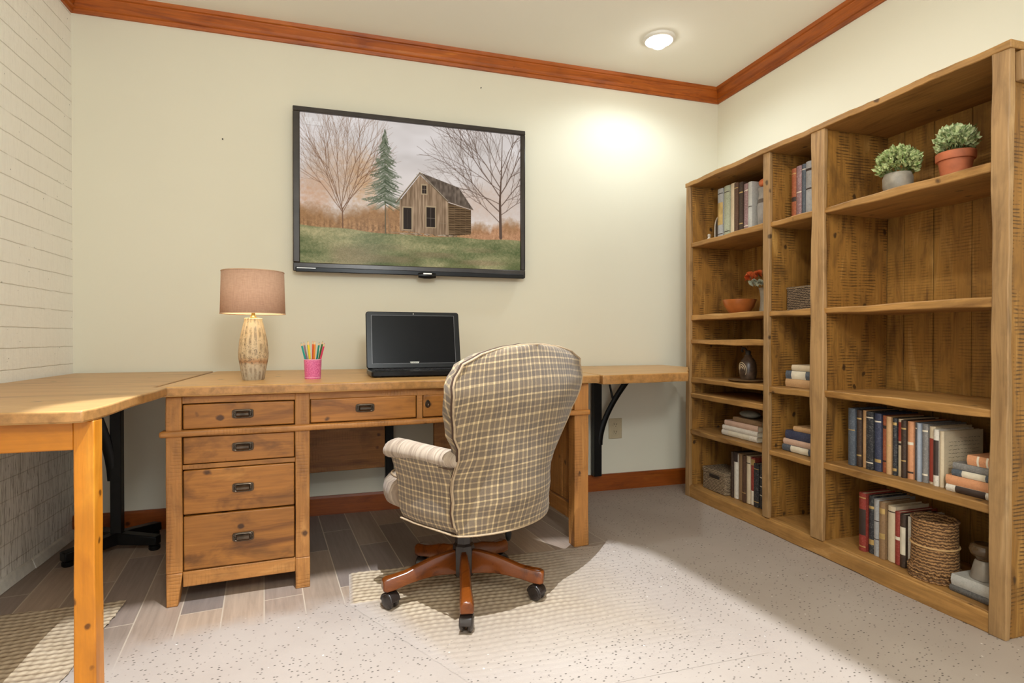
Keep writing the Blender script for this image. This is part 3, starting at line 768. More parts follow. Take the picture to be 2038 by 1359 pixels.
# back boards, butted side by side
m = MB(); y = 1.198; rnd = random.Random(6)
while y < 2.735:
    w = min(rnd.choice((.075, .10, .12, .14)), 2.735 - y); o_ = rnd.uniform(0, .003)
    m.box(BD - .018 + o_, BD - .002, by_(y + .0012), by_(y + w - .0012), .03, ZTOP - .024); y += w
m.build('back_panel', M_BKB, bc, bevel=.001)
for (ya, yb, zs) in ((2.156, 2.735, [1.430, 1.022, .888, .674, .584, .382]), (1.876, 2.128, SH), (1.196, 1.826, [1.430, 1.022, .682, .390])):
    for i, z in enumerate(zs): shelf(ya, yb, z, .027, seed=int(z*100) + int(ya*10))
    shelf(ya, yb, .066, .022, seed=99, nm='bottom_shelf')
MB().plank(-.002, .016, by_(1.200), by_(2.736), 0, .062, 'y', 34, .002, 7).build('plinth', M_BKY, bc, bevel=.004)
# end cleats on the outside of the near end
MB().plank(.03, BD - .01, by_(1.142), by_(1.162), 1.655, 1.745, 'x', 8, .0015).build('end_cleat', M_BKZ, bc, bevel=.003)

# ------------------------------------------------------------------ books
PAPER = plain('page_paper', rgb(222, 208, 180), .8, 0, .05, 90, .2)
def cover_mat(key):
    nm = 'cover_' + key
    if nm in MC: return MC[nm]
    base, deco, amt = COVERS[key]
    t = NT(nm); v = t.coords(rand=9.0)
    n1 = t.noise(v, 26, 3); n2 = t.noise(v, 150, 3, .7, 1.0)
    c = t.mix(t.math('MULTIPLY', t.ramp(n1, [(.35, 0.0), (.7, 1.0)]), .30), base, tuple(x*.6 for x in base[:3]) + (1,))
    c = t.mix(t.math('MULTIPLY', t.ramp(n2, [(.52, 0.0), (.60, 1.0)]), amt), c, deco)
    MC[nm] = t.out(c, .55, t.bump(n2, .25, .001)); return MC[nm]
K = rgb
COVERS = {
 'slate': (K(82, 88, 96), K(134, 140, 146), .35), 'black': (K(40, 40, 44), K(150, 148, 140), .30), 'navy': (K(56, 60, 82), K(120, 124, 140), .25),
 'brown': (K(84, 58, 42), K(140, 104, 76), .30), 'darkbrown': (K(60, 44, 34), K(110, 84, 62), .30), 'tan': (K(200, 158, 112), K(150, 112, 74), .25),
 'cream': (K(216, 196, 164), K(184, 156, 120), .20), 'white': (K(226, 216, 200), K(150, 136, 118), .30), 'orange': (K(216, 152, 108), K(160, 96, 60), .25),
 'rust': (K(158, 84, 52), K(206, 148, 104), .30), 'red': (K(146, 52, 42), K(206, 140, 116), .22), 'grey': (K(128, 124, 120), K(176, 170, 162), .35),
 'silver': (K(170, 168, 166), K(96, 94, 92), .30), 'paleblue': (K(160, 166, 176), K(110, 116, 126), .20), 'sage': (K(176, 178, 152), K(96, 98, 80), .45),
 'mauve': (K(142, 108, 108), K(204, 184, 178), .40), 'pink': (K(208, 172, 148), K(170, 130, 108), .2), 'driftwood': (K(150, 118, 84), K(96, 72, 48), .4),
 'speckled': (K(96, 92, 88), K(36, 34, 34), .6), 'stone': (K(186, 182, 174), K(140, 136, 128), .35),
}
BAND = {'gilt': plain('gilt_band', rgb(196, 164, 104), .4, .4, .1), 'paper_label': plain('paper_label', rgb(220, 208, 184), .7, 0, .06), 'dark_label': plain('dark_label', rgb(58, 44, 38), .5, 0, .1),
        'pale': plain('pale_band', rgb(226, 214, 192), .6), 'red_label': plain('red_label', rgb(150, 60, 44), .5)}
def book(label, x, y, z, th, dep, h, key, group, lying=False, bands=(), rz=0.0, lean=0.0, pages_show=.004, round_=True):
    """upright: spine towards -X, thickness along Y. lying: length along Y, thickness along Z.  y is the larger-Y side"""
    o = thing('book', label, 'book', (x, y, z), rz, group)
    cm = cover_mat(key); b = .0022
    # local upright frame: X depth 0..dep, Y 0..-th, Z 0..h
    P = [(0, 0)]
    sp_ = []
    n = 7
    for i in range(n):
        a = i/(n-1); sp_.append((-.004*math.sin(a*math.pi) if round_ else 0.0, -th*a))
    c = MB()
    c.box(.001, dep, -b, 0, 0, h).box(.001, dep, -th, -th + b, 0, h)
    inner = [(p[0] + b*1.3, max(-th + b, min(-b, p[1]))) for p in sp_]
    poly = sp_ + inner[::-1]
    c.prism(poly, 0, h)
    pg = MB().box(b*1.5, dep - .004, -th + b, -b, .003, h - pages_show)
    bd = []
    for (zc, hh, mk) in bands:
        m_ = MB(); outer = [(p[0] - .0006, p[1]*.992 - .0001) for p in sp_]; innr = [(p[0] + .0004, p[1]*.99 - .0002) for p in sp_]
        m_.prism(outer + innr[::-1], h*zc - hh/2, h*zc + hh/2); bd.append((m_, mk))
    M = Matrix.Identity(4)
    if lying:   # stand frame (x, y, z) -> (x, length along -Y, thickness up)
        M = Matrix(((1, 0, 0, 0), (0, 0, -1, 0), (0, -1, 0, 0), (0, 0, 0, 1)))
    elif lean:
        M = Matrix.Rotation(lean, 4, 'X')
    co_ = c.xform(M).build('cover', cm, o, angle=50); pgo = pg.xform(M).build('page_block', PAPER, o, smooth=False)
    for m_, mk in bd: m_.xform(M).build('spine_band', BAND[mk], co_, angle=50)
    return o

GB = {'long': 'books standing in the long row of the bookcase', 'A1': 'books standing on the top left shelf', 'B1': 'books on the top middle shelf', 'A6': 'books beside the box on the lowest left shelf', 'C5': 'books standing beside the woven basket'}
# the long row on the wide shelf
rowC4 = [  # Y left edge, thickness, height, cover, bands, label
 (1.757, .031, .226, 'slate', ((.62, .004, 'gilt'),), 'slate blue book, first from the left in the long standing row'),
 (1.724, .022, .222, 'darkbrown', ((.85, .006, 'gilt'), (.2, .006, 'gilt')), 'thin dark brown book, second from the left in the long standing row'),
 (1.701, .023, .223, 'tan', (), 'plain tan book, third from the left in the long standing row'),
 (1.677, .031, .222, 'black', ((.9, .004, 'pale'), (.12, .004, 'pale')), 'thick black book, fourth from the left in the long standing row'),
 (1.645, .027, .219, 'navy', ((.86, .005, 'pale'), (.18, .012, 'gilt')), 'dark navy book with pale marks, fifth from the left in the long standing row'),
 (1.617, .023, .214, 'rust', ((.8, .012, 'dark_label'), (.2, .006, 'dark_label')), 'rust orange book with dark label, sixth in the long standing row'),
 (1.593, .019, .214, 'tan', ((.5, .004, 'gilt'),), 'tan book with one gilt line, seventh in the long standing row'),
 (1.573, .017, .211, 'black', ((.9, .01, 'gilt'), (.1, .01, 'gilt')), 'narrow speckled black book, eighth in the long standing row'),
 (1.555, .019, .210, 'cream', ((.78, .07, 'red_label'), (.56, .008, 'dark_label')), 'cream book with a red upper spine, ninth in the long standing row'),
 (1.535, .019, .208, 'darkbrown', ((.86, .006, 'gilt'), (.3, .004, 'gilt')), 'dark brown book right of the red and cream one in the long row'),
 (1.515, .022, .207, 'orange', ((.62, .010, 'pale'), (.12, .006, 'dark_label')), 'pale orange book, eleventh in the long standing row'),
 (1.492, .014, .206, 'slate', ((.9, .004, 'pale'),), 'thin dark slate book right of the pale orange book'),
 (1.477, .014, .206, 'paleblue', (), 'thin pale blue-grey book in the long standing row'),
 (1.462, .020, .206, 'grey', ((.88, .006, 'pale'), (.14, .006, 'pale')), 'mid grey book right of the thin pale blue one'),
 (1.441, .021, .200, 'cream', ((.42, .15, 'red_label'),), 'cream topped book with a red lower spine in the long row'),
 (1.419, .018, .194, 'white', ((.5, .12, 'dark_label'),), 'white book with dark lettering block near the right end of the long row'),
]
zs = .3915
for i, (y, th, h, key, bands, lab) in enumerate(rowC4):
    book(lab, 1.942 + .006*((i*7) % 3), y, zs, th*.96, .165 + .02*((i*5) % 3)/2, h, key, GB['long'], bands=bands)
bk_ = book('cream book whose front cover carries handwriting, last on the right in the long row', 1.945, 1.400, zs, .014, .185, .190, 'cream', GB['long'])
hw = MB(); rnd = random.Random(12)          # lines of illegible handwriting on the cover that faces the room
for r_ in range(9):
    z = .166 - r_*.013; x = .022 + (.05 if r_ == 0 else .0)
    while x < .165 - (.06 if r_ in (5, 8) else 0):
        L = rnd.uniform(.008, .020)
        pth = [(x + L*k/5, -.01445, z + rnd.uniform(-.0018, .0018)) for k in range(6)]; hw.tube(pth, .00035, 5); x += L + rnd.uniform(.003, .007)
hw.build('handwriting', M_SLOT, bk_)
# pile at the right end of that shelf
SX = 1.932
book('cream speckled book at the bottom of the pile beside the handwritten book', SX - .006, 1.364, zs, .022, .17, .150, 'white', None, True, ((.5, .09, 'dark_label'),), pages_show=.003)
book('orange book lying on the cream speckled book, second from the bottom of its pile', SX - .004, 1.366, zs + .0225, .030, .17, .150, 'orange', None, True)
book('slate grey book with a pale title panel lying on the orange book', SX, 1.350, zs + .053, .021, .155, .134, 'slate', None, True, ((.5, .07, 'paper_label'),))
book('smooth grey book lying directly beneath the strapped tan book', SX + .002, 1.348, zs + .0745, .022, .155, .132, 'grey', None, True)
book('tan book with two pale straps on top of its pile', SX + .004, 1.305, zs + .097, .032, .12, .090, 'orange', None, True, ((.36, .006, 'pale'), (.66, .006, 'pale')))
# lowest wide shelf
rowC5 = [(1.706, .030, .226, 'red', ((.92, .004, 'gilt'), (.5, .10, 'dark_label'), (.08, .004, 'gilt')), 'tall red book, first from the left beside the woven basket'),
 (1.672, .024, .222, 'black', ((.8, .01, 'gilt'), (.2, .02, 'gilt')), 'black book with gilt marks right of the tall red book'),
 (1.646, .024, .216, 'silver', ((.62, .003, 'dark_label'), (.3, .003, 'dark_label')), 'silver grey book, third from the left beside the woven basket'),
 (1.620, .024, .214, 'driftwood', ((.84, .02, 'gilt'), (.4, .02, 'gilt')), 'mottled brown book, fourth from the left beside the woven basket'),
 (1.592, .031, .206, 'cream', ((.9, .004, 'dark_label'),), 'broad cream tan book, fifth from the left beside the woven basket'),
 (1.560, .022, .194, 'red', ((.5, .012, 'pale'),), 'short dark red book near the woven basket'),
 (1.537, .021, .192, 'darkbrown', ((.5, .10, 'paper_label'),), 'dark book with a pale spine panel near the woven basket'),
 (1.5155, .011, .188, 'white', (), 'thin pale book right against the woven basket')]
zs5 = .0675
for i, (y, th, h, key, bands, lab) in enumerate(rowC5):
    book(lab, 1.942 + .005*((i*5) % 3), y, zs5, th*.96, .15 + .015*(i % 3), h, key, GB['C5'], bands=bands)
book('thin dark speckled book under the pale slab book beside the jar', 1.918, 1.345, zs5, .020, .20, .132, 'speckled', None, True)
book('thick pale grey book on the lowest wide shelf with the jar on it', 1.920, 1.341, zs5 + .0205, .036, .20, .128, 'stone', None, True)
# top left shelf
rowA1 = [(2.607, .043, .272, 'silver', ((.9, .004, 'dark_label'), (.5, .12, 'gilt'), (.1, .004, 'dark_label')), 'silvery ornate book, first from the left on the top left shelf'),
 (2.561, .046, .276, 'sage', ((.88, .004, 'dark_label'), (.12, .004, 'dark_label')), 'pale green patterned book on the top left shelf'),
 (2.513, .038, .278, 'cream', (), 'plain cream book, third from the left on the top left shelf'),
 (2.473, .030, .270, 'brown', ((.9, .004, 'gilt'),), 'brown book beside the plain cream book on the top left shelf'),
 (2.442, .029, .266, 'darkbrown', ((.8, .006, 'gilt'), (.2, .006, 'gilt')), 'dark brown book, fifth from the left on the top left shelf'),
 (2.411, .040, .250, 'mauve', ((.86, .004, 'pale'), (.14, .004, 'pale')), 'mauve patterned book on the top left shelf'),
 (2.369, .030, .248, 'stone', ((.5, .004, 'dark_label'),), 'pale grey book between the mauve book and the grey jug')]
for i, (y, th, h, key, bands, lab) in enumerate(rowA1):
    book(lab, 1.965 + .005*(i % 3), y, 1.4315, th*.97, .17, h, key, GB['A1'], bands=bands)
rowB1 = [(2.082, .027, .232, 'rust', ((.9, .004, 'gilt'), (.4, .02, 'dark_label')), 'rust red book, leftmost on the top middle shelf'),
 (2.054, .030, .236, 'mauve', ((.5, .004, 'pale'),), 'greyish mauve book in the middle on the top middle shelf'),
 (2.023, .022, .236, 'slate', ((.9, .004, 'pale'),), 'slate book beside the silver one on the top middle shelf'),
 (2.000, .036, .240, 'silver', ((.85, .01, 'dark_label'), (.5, .006, 'dark_label')), 'silver book, rightmost on the top middle shelf')]
for i, (y, th, h, key, bands, lab) in enumerate(rowB1):
    book(lab, 1.965, y, 1.4315, th*.97, .16, h, key, GB['B1'], bands=bands)
# middle column piles
book('thick tan book at the bottom of the three-book pile in the middle column', 1.945, 2.091, .6755, .036, .16, .180, 'tan', None, True)
book('dark slate book in the middle of the three-book pile', 1.945, 2.090, .712, .036, .16, .178, 'slate', None, True, ((.42, .08, 'paper_label'),), pages_show=.002)
book('small tan book on top of the three-book pile', 1.950, 2.060, .7485, .027, .14, .150, 'cream', None, True)
book('slate book at the bottom of the four-book pile in the middle column', 1.942, 2.106, .3835, .028, .17, .200, 'slate', None, True, ((.5, .10, 'paper_label'),))
book('tan book second from the bottom of the four-book pile in the middle column', 1.946, 2.104, .412, .026, .17, .195, 'pink', None, True)
book('navy book third from the bottom of the four-book pile in the middle column', 1.950, 2.096, .4385, .038, .16, .185, 'navy', None, True)
book('thin tan book on top of the four-book pile in the middle column', 1.955, 2.054, .477, .022, .15, .145, 'tan', None, True)
# left column pile with a stone
book('white crackled book at the bottom of the pile under the grey stone', 1.945, 2.540, .3835, .026, .18, .265, 'white', None, True, ((.5, .16, 'paper_label'),))
book('thin white book second from the bottom under the grey stone', 1.946, 2.535, .410, .025, .18, .262, 'white', None, True)
book('pinkish cream book third from the bottom under the grey stone', 1.948, 2.521, .4355, .027, .17, .250, 'pink', None, True)
book('rough brown book directly under the grey stone', 1.955, 2.462, .463, .024, .16, .210, 'driftwood', None, True)
# lowest left shelf
rowA6 = [(2.467, .018, .236, 'darkbrown', (), 'thin dark book right beside the wicker box'),
 (2.448, .029, .230, 'white', ((.93, .05, 'dark_label'),), 'white book with dark top, second right of the wicker box'),
 (2.417, .034, .236, 'driftwood', (), 'mottled tan book, third right of the wicker box'),
 (2.381, .026, .234, 'brown', ((.2, .004, 'gilt'),), 'brown book, fourth right of the wicker box'),
 (2.354, .026, .238, 'cream', ((.85, .004, 'dark_label'),), 'narrow cream book, fifth right of the wicker box'),
 (2.327, .028, .236, 'red', ((.9, .03, 'gilt'), (.15, .07, 'pale')), 'red book among the books right of the wicker box'),
 (2.298, .036, .212, 'black', ((.88, .004, 'gilt'), (.12, .004, 'gilt')), 'short black book with gilt lines right of the red book'),
 (2.260, .037, .216, 'black', ((.7, .004, 'pale'), (.5, .004, 'pale'), (.3, .004, 'pale')), 'black book with pale bands, last before the post on the lowest left shelf')]
for i, (y, th, h, key, bands, lab) in enumerate(rowA6):
    book(lab, 1.945 + .004*(i % 3), y, .0675, th*.97, .17, h, key, GB['A6'], bands=bands)

# ------------------------------------------------------------------ things on the bookcase
def m_weave(name, a, b, su=60, sv=70):
    t = NT(name); v = t.coords()
    w1 = t.n('ShaderNodeTexWave', {'Vector': v, 'Scale': su, 'Distortion': 5.0, 'Detail': 3.0, 'Detail Scale': 3.0}, wave_type='BANDS', bands_direction='Z').outputs['Fac']
    w2 = t.noise(v, sv, 3, .6, 2.0); h = t.math('MULTIPLY', w1, w2)
    return t.out(t.ramp(h, [(.08, a), (.5, b)]), .8, t.bump(h, .8, .004))
M_WICK = m_weave('wicker', rgb(88, 58, 30), rgb(178, 132, 82), 30, 90)
M_WICK2 = m_weave('grey_wicker', rgb(84, 66, 48), rgb(176, 152, 120), 40, 110)
M_WICK3 = m_weave('dark_wicker', rgb(52, 40, 30), rgb(150, 126, 98), 40, 100)
M_TERRA = plain('terracotta', rgb(176, 98, 62), .7, 0, .12, 18, .1)
M_SOIL = plain('soil', rgb(58, 42, 30), .95, 0, .2, 60, .4)
M_GREYCER = plain('grey_ceramic', rgb(150, 140, 124), .5, 0, .14, 24, .1)
M_STONE = plain('grey_stone', rgb(116, 112, 100), .75, 0, .14, 30, .2)

def foliage(n, rx, rz_, cz, size, seed):
    rd = random.Random(seed); m = MB()
    for i in range(n):
        a = rd.uniform(0, 6.283); ph = math.acos(rd.uniform(-.55, 1)); q = rd.uniform(.55, 1.0)**.6
        p = Vector((rx*q*math.sin(ph)*math.cos(a), rx*q*math.sin(ph)*math.sin(a), cz + rz_*q*math.cos(ph)))
        out = (p - Vector((0, 0, cz - rz_*.6))).normalized()
        d = (out + Vector((rd.uniform(-.7, .7), rd.uniform(-.7, .7), rd.uniform(-.4, .7)))).normalized()
        s_ = d.cross(Vector((rd.random() - .5, rd.random() - .5, rd.random() - .5))).normalized(); L = size*rd.uniform(.6, 1.25); w = L*.34
        nn = d.cross(s_).normalized()
        m.add([p, p + d*L*.5 + s_*w + nn*w*.2, p + d*L, p + d*L*.5 - s_*w + nn*w*.2], [(0, 1, 2, 3)])
    return m
def m_leaf(name, a, b):
    t = NT(name); v = t.coords(); n = t.n('ShaderNodeTexNoise', {'Vector': v, 'Scale': 90.0}).outputs[0]
    return t.out(t.ramp(n, [(.35, a), (.65, b)]), .6, **{'Subsurface Weight': .0})
M_LEAF = m_leaf('silvery_leaf', rgb(112, 136, 66), rgb(214, 220, 158)); M_LEAF2 = m_leaf('sage_leaf', rgb(104, 128, 68), rgb(206, 212, 160))
p1 = thing('potted_plant', 'round bushy pale green plant in a grey ceramic bowl pot', 'plant', (2.035, 1.628, 1.4315))
MB().lathe([(.026, 0), (.040, .012), (.050, .045), (.050, .075), (.044, .092), (.040, .092), (.040, .080), (.0, .080)], 32).build('pot', M_GREYCER, p1)
MB().lathe([(.0395, .078), (.030, .084), (.0, .086)], 24).build('soil', M_SOIL, p1)
foliage(720, .066, .058, .128, .022, 1).build('foliage', M_LEAF, p1, smooth=False, fix=False)
m = MB()
for k in range(14):
    a = k*.9; m.tube([(.01*math.cos(a), .01*math.sin(a), .08), (.03*math.cos(a), .03*math.sin(a), .12), (.045*math.cos(a), .045*math.sin(a), .15)], .0012, 5)
m.build('stem', plain('green_stem', rgb(110, 120, 70), .6), p1)
p2 = thing('potted_plant', 'pale sage plant in a terracotta flowerpot', 'plant', (2.05, 1.427, 1.4315))
MB().lathe([(.036, 0), (.038, .002), (.050, .082), (.056, .083), (.058, .088), (.058, .108), (.055, .111), (.050, .109), (.049, .095), (.0, .095)], 36).build('pot', M_TERRA, p2)
MB().lathe([(.0485, .094), (.03, .100), (.0, .101)], 24).build('soil', M_SOIL, p2)
foliage(520, .050, .050, .146, .024, 2).build('foliage', M_LEAF2, p2, smooth=False, fix=False)
m = MB()
for k in range(12):
    a = k*1.1; m.tube([(.008*math.cos(a), .008*math.sin(a), .098), (.022*math.cos(a), .022*math.sin(a), .14), (.034*math.cos(a), .034*math.sin(a), .175)], .0012, 5)
m.build('stem', plain('green_stem', rgb(110, 120, 70), .6), p2)

bs = thing('basket', 'tall round woven basket standing right of the books on the lowest wide shelf', 'basket', (1.963, 1.428, .0675))
MB().lathe([(.066, 0), (.071, .004), (.070, .04), (.067, .12), (.066, .20), (.0665, .205), (.062, .205), (.061, .19), (.064, .02), (.0, .015)], 48).build('body', M_WICK, bs)
MB().loop([(.066*math.cos(a), .066*math.sin(a), .205) for a in [2*math.pi*k/40 for k in range(40)]], .0045).build('rim', M_WICK, bs)
MB().loop([(.069*math.cos(a), .069*math.sin(a), .118) for a in [2*math.pi*k/40 for k in range(40)]], .003).build('band', plain('jute_band', rgb(196, 156, 104), .8), bs)
m = MB()
for r_ in range(3):
    for k in range(26):
        a = 2*math.pi*(k + .5*r_)/26; m.ball((.071*math.cos(a), .071*math.sin(a), .008 + r_*.014), (.0055, .0095, .0075), 8, 6)
m.build('braided_foot', M_WICK, bs)
jr = thing('glass_jar', 'small brown glass jar with a grey conical foot on the pale grey book', 'jar', (1.972, 1.277, zs5 + .0575))
MB().lathe([(.036, 0), (.037, .004), (.026, .055), (.022, .060), (.0, .060)], 32).build('foot', plain('jar_foot_grey', rgb(146, 136, 124), .35, .2), jr)
g = NT('brown_glass'); g.out(rgb(150, 120, 86), .08, **{'Transmission Weight': .75, 'IOR': 1.45})
MB().lathe([(.020, .058), (.022, .066), (.036, .078), (.040, .092), (.036, .106), (.028, .112), (.026, .112), (.033, .104), (.036, .092), (.033, .081), (.0, .064)], 32).build('glass_bowl', g.m, jr)

bw = thing('bowl', 'copper brown wooden bowl on the second left shelf', 'bowl', (2.01, 2.487, 1.0235))
MB().lathe([(.045, 0), (.052, .004), (.074, .040), (.084, .068), (.085, .074), (.081, .074), (.070, .045), (.048, .012), (.0, .010)], 40).build('body', plain('copper_wood', rgb(172, 98, 46), .3, .15, .1, 14), bw)
vz = thing('flower_vase', 'slim grey vase behind the copper bowl', 'vase', (2.085, 2.390, 1.0235))
MB().lathe([(.026, 0), (.027, .006), (.021, .04), (.019, .08), (.024, .118), (.028, .130), (.025, .130), (.016, .09), (.016, .02), (.0, .015)], 24).build('body', M_GREYCER, vz)
def flower(lab, dx, dy, dz, r, mat, seed, leaves=True):
    o = thing('flower', lab, 'flower', (2.085, 2.390, 1.0235), 0, 'dried flowers in the grey vase')
    MB().tube([(dx*.10, dy*.10, .030), (dx*.25, dy*.25, .125), (dx, dy, dz)], .0015, 6).build('stem', plain('dry_stem', rgb(120, 110, 78), .7), o)
    rd = random.Random(seed); m = MB()
    for i in range(46):
        a = rd.uniform(0, 6.28); p = math.acos(rd.uniform(-.5, 1)); d = Vector((math.sin(p)*math.cos(a), math.sin(p)*math.sin(a), math.cos(p)))
        s_ = d.cross(Vector((rd.random(), rd.random() - .5, .3))).normalized(); c = Vector((dx, dy, dz)); L = r*rd.uniform(.7, 1.1)
        m.add([c + d*r*.2, c + d*L*.75 + s_*r*.42, c + d*L, c + d*L*.75 - s_*r*.42], [(0, 1, 2, 3)])
    m.build('blossom', mat, o, smooth=False, fix=False)
    return o
OR_ = plain('orange_petal', rgb(206, 96, 44), .6, 0, .2, 60); SA_ = plain('dusty_petal', rgb(176, 124, 84), .7, 0, .2, 60); GL_ = plain('grey_petal', rgb(170, 172, 150), .7, 0, .2, 60)
flower('large orange flower leaning left in the grey vase', -.045, .052, .190, .034, OR_, 1)
flower('small orange flower in the middle of the grey vase', -.03, .012, .200, .026, OR_, 2)
flower('dusty brown flower at the upper right of the grey vase', .0, -.022, .212, .028, SA_, 3)
flower('brown dried flower head at the far right of the grey vase', .02, -.052, .182, .020, SA_, 4)
flower('grey green sprig low at the left of the grey vase', -.05, .025, .155, .026, GL_, 5)
flower('pale grey green sprig low at the right of the grey vase', -.04, -.018, .150, .024, GL_, 6)

def rbox(x0, x1, y0, y1, z0, z1, r=.012, n=5):
    out = []
    for (cx, cy, a0) in ((x1 - r, y1 - r, 0), (x0 + r, y1 - r, 90), (x0 + r, y0 + r, 180), (x1 - r, y0 + r, 270)):
        for k in range(n + 1): a = R(a0 + 90*k/n); out.append((cx + r*math.cos(a), cy + r*math.sin(a)))
    return out
def tub(name, mat, parent, hx, hy, h, wall=.006):
    m = MB(); o_ = rbox(-hx, hx, -hy, hy, 0, h); i_ = rbox(-hx + wall, hx - wall, -hy + wall, hy - wall, 0, h); n = len(o_)
    v = [(x, y, 0) for x, y in o_] + [(x, y, h) for x, y in o_] + [(x, y, h) for x, y in i_] + [(x, y, wall) for x, y in i_]
    f = [tuple(range(n))[::-1]] + [tuple(3*n + k for k in range(n))]
    for l in range(3): f += [(l*n+k, l*n+(k+1) % n, (l+1)*n+(k+1) % n, (l+1)*n+k) for k in range(n)]
    m.add(v, f); return m.build(name, mat, parent)
b1 = thing('storage_basket', 'low dark wicker tray basket on the second middle shelf', 'basket', (2.035, 2.035, 1.0235))
tub('body', M_WICK3, b1, .07, .080, .100)
MB().loop([(x, y, .100) for x, y in rbox(-.069, .069, -.079, .079, 0, 0)], .005).build('rim', M_WICK2, b1)
b2 = thing('storage_box', 'lidded light wicker box with a dark slot handle on the lowest left shelf', 'box', (2.0, 2.585, .0675), R(0))
tub('body', M_WICK2, b2, .075, .098, .092)
MB().prism(rbox(-.078, .078, -.101, .101, 0, 0, .014), .0925, .116).build('lid', M_WICK2, b2, bevel=.003)
MB().box(-.0805, -.074, -.052, .030, .074, .090).build('handle_slot', M_SLOT, b2, bevel=.002)

an = thing('stoppered_bottle', 'dark round bottle with a carved face and loop stopper on a flat plate', 'bottle', (2.0, 2.407, .6835))
MB().lathe([(.034, 0), (.039, .008), (.042, .040), (.040, .078), (.032, .100), (.020, .112), (.017, .126), (.0, .126)], 36, wob=lambda t_, z: 1 + .012*math.sin(11*t_ + z*90)).build('body', plain('dark_glaze', rgb(74, 56, 42), .35, 0, .25, 40, .2), an)
m = MB(); 
for k in range(3):
    r_ = .034 - k*.010; m.loop([(-.0385 - .003*math.cos(a) + .006*(r_/.034)**2*math.sin(a)**2, r_*.78*math.sin(a)*1.0, .050 + r_*1.1*math.cos(a)) for a in [2*math.pi*i/24 for i in range(24)]], .0022, 6)
m.build('carving', plain('pale_carving', rgb(188, 164, 130), .6), an)
MB().lathe([(.012, .126), (.014, .140), (.010, .148), (.0, .150)], 16).build('stopper', M_SLOT, an)
MB().tube([(0, .006, .140), (0, .022, .158), (0, .040, .160), (0, .048, .148), (0, .040, .140)], .005, 8).build('loop_handle', M_SLOT, an)
pl = thing('plate', 'thin flat wooden plate under the dark bottle', 'plate', (2.0, 2.407, .6755))
MB().lathe([(.088, 0), (.098, .004), (.100, .007), (.094, .0075), (.0, .0070)], 40).build('disc', plain('dull_wood_plate', rgb(120, 92, 60), .5, 0, .1), pl)
sn_ = thing('stone', 'smooth grey stone lying on the pile of pale books', 'stone', (1.99, 2.379, .4885))
m = MB().ball((0, 0, .019), (.042, .062, .019), 20, 12); m.build('pebble', M_STONE, sn_)
# left end of the top left shelf: an arched plate and a pale ornament; a grey jug at the right end
ap = thing('arched_ornament', 'dark arched ornament with a pale rim left of the ornate books', 'ornament', (2.00, 2.645, 1.4315))
arch = [(-.028, 0)] + [(-.028*math.cos(math.pi*k/14)*1.0, .075 + .055*math.sin(math.pi*k/14)) for k in range(15)] + [(.028, 0)]
m = MB().prism(arch, 0, .030); m.xform(Matrix.Rotation(R(90), 4, 'Z') @ Matrix.Rotation(R(90), 4, 'X')); m.build('body', plain('dark_ornament', rgb(66, 54, 44), .5), ap, bevel=.002)
MB().tube([(-.002, y, z) for y, z in [(-.030, .0)] + [(-.030*math.cos(math.pi*k/14), .075 + .058*math.sin(math.pi*k/14)) for k in range(15)] + [(.030, .0)]], .004, 8).build('rim', plain('pale_rim', rgb(190, 178, 160), .5), ap)
fg = thing('figurine', 'tiny pale figurine in front of the arched ornament', 'figurine', (1.945, 2.655, 1.4315))
MB().lathe([(.013, 0), (.015, .004), (.010, .014), (.006, .020), (.009, .028), (.008, .036), (.0, .040)], 16).build('figure', plain('pale_rim', rgb(190, 178, 160), .5), fg)
jg = thing('jug', 'grey ceramic jug at the right end of the top left shelf', 'jug', (2.01, 2.290, 1.4315))
MB().lathe([(.034, 0), (.036, .006), (.042, .06), (.044, .11), (.040, .150), (.036, .175), (.040, .205), (.036, .205), (.032, .176), (.038, .10), (.0, .012)], 32).build('body', plain('jug_grey', rgb(150, 142, 136), .4, 0, .1), jg)
MB().lathe([(.0425, .128), (.0428, .134), (.041, .146), (.0405, .148)], 32).build('band', plain('jug_band', rgb(92, 80, 72), .5), jg)
og = thing('gourd', 'small orange gourd on top of the grey jug', 'gourd', (2.005, 2.288, 1.6365))
MB().ball((0, 0, .024), (.036, .034, .024), 24, 12).build('gourd_body', plain('gourd_orange', rgb(206, 112, 66), .5, 0, .1), og)
MB().tube([(0, 0, .046), (.002, .001, .054), (.006, .002, .060)], [.005, .004, .003], 8).build('stalk', plain('dry_stem', rgb(120, 110, 78), .7), og)

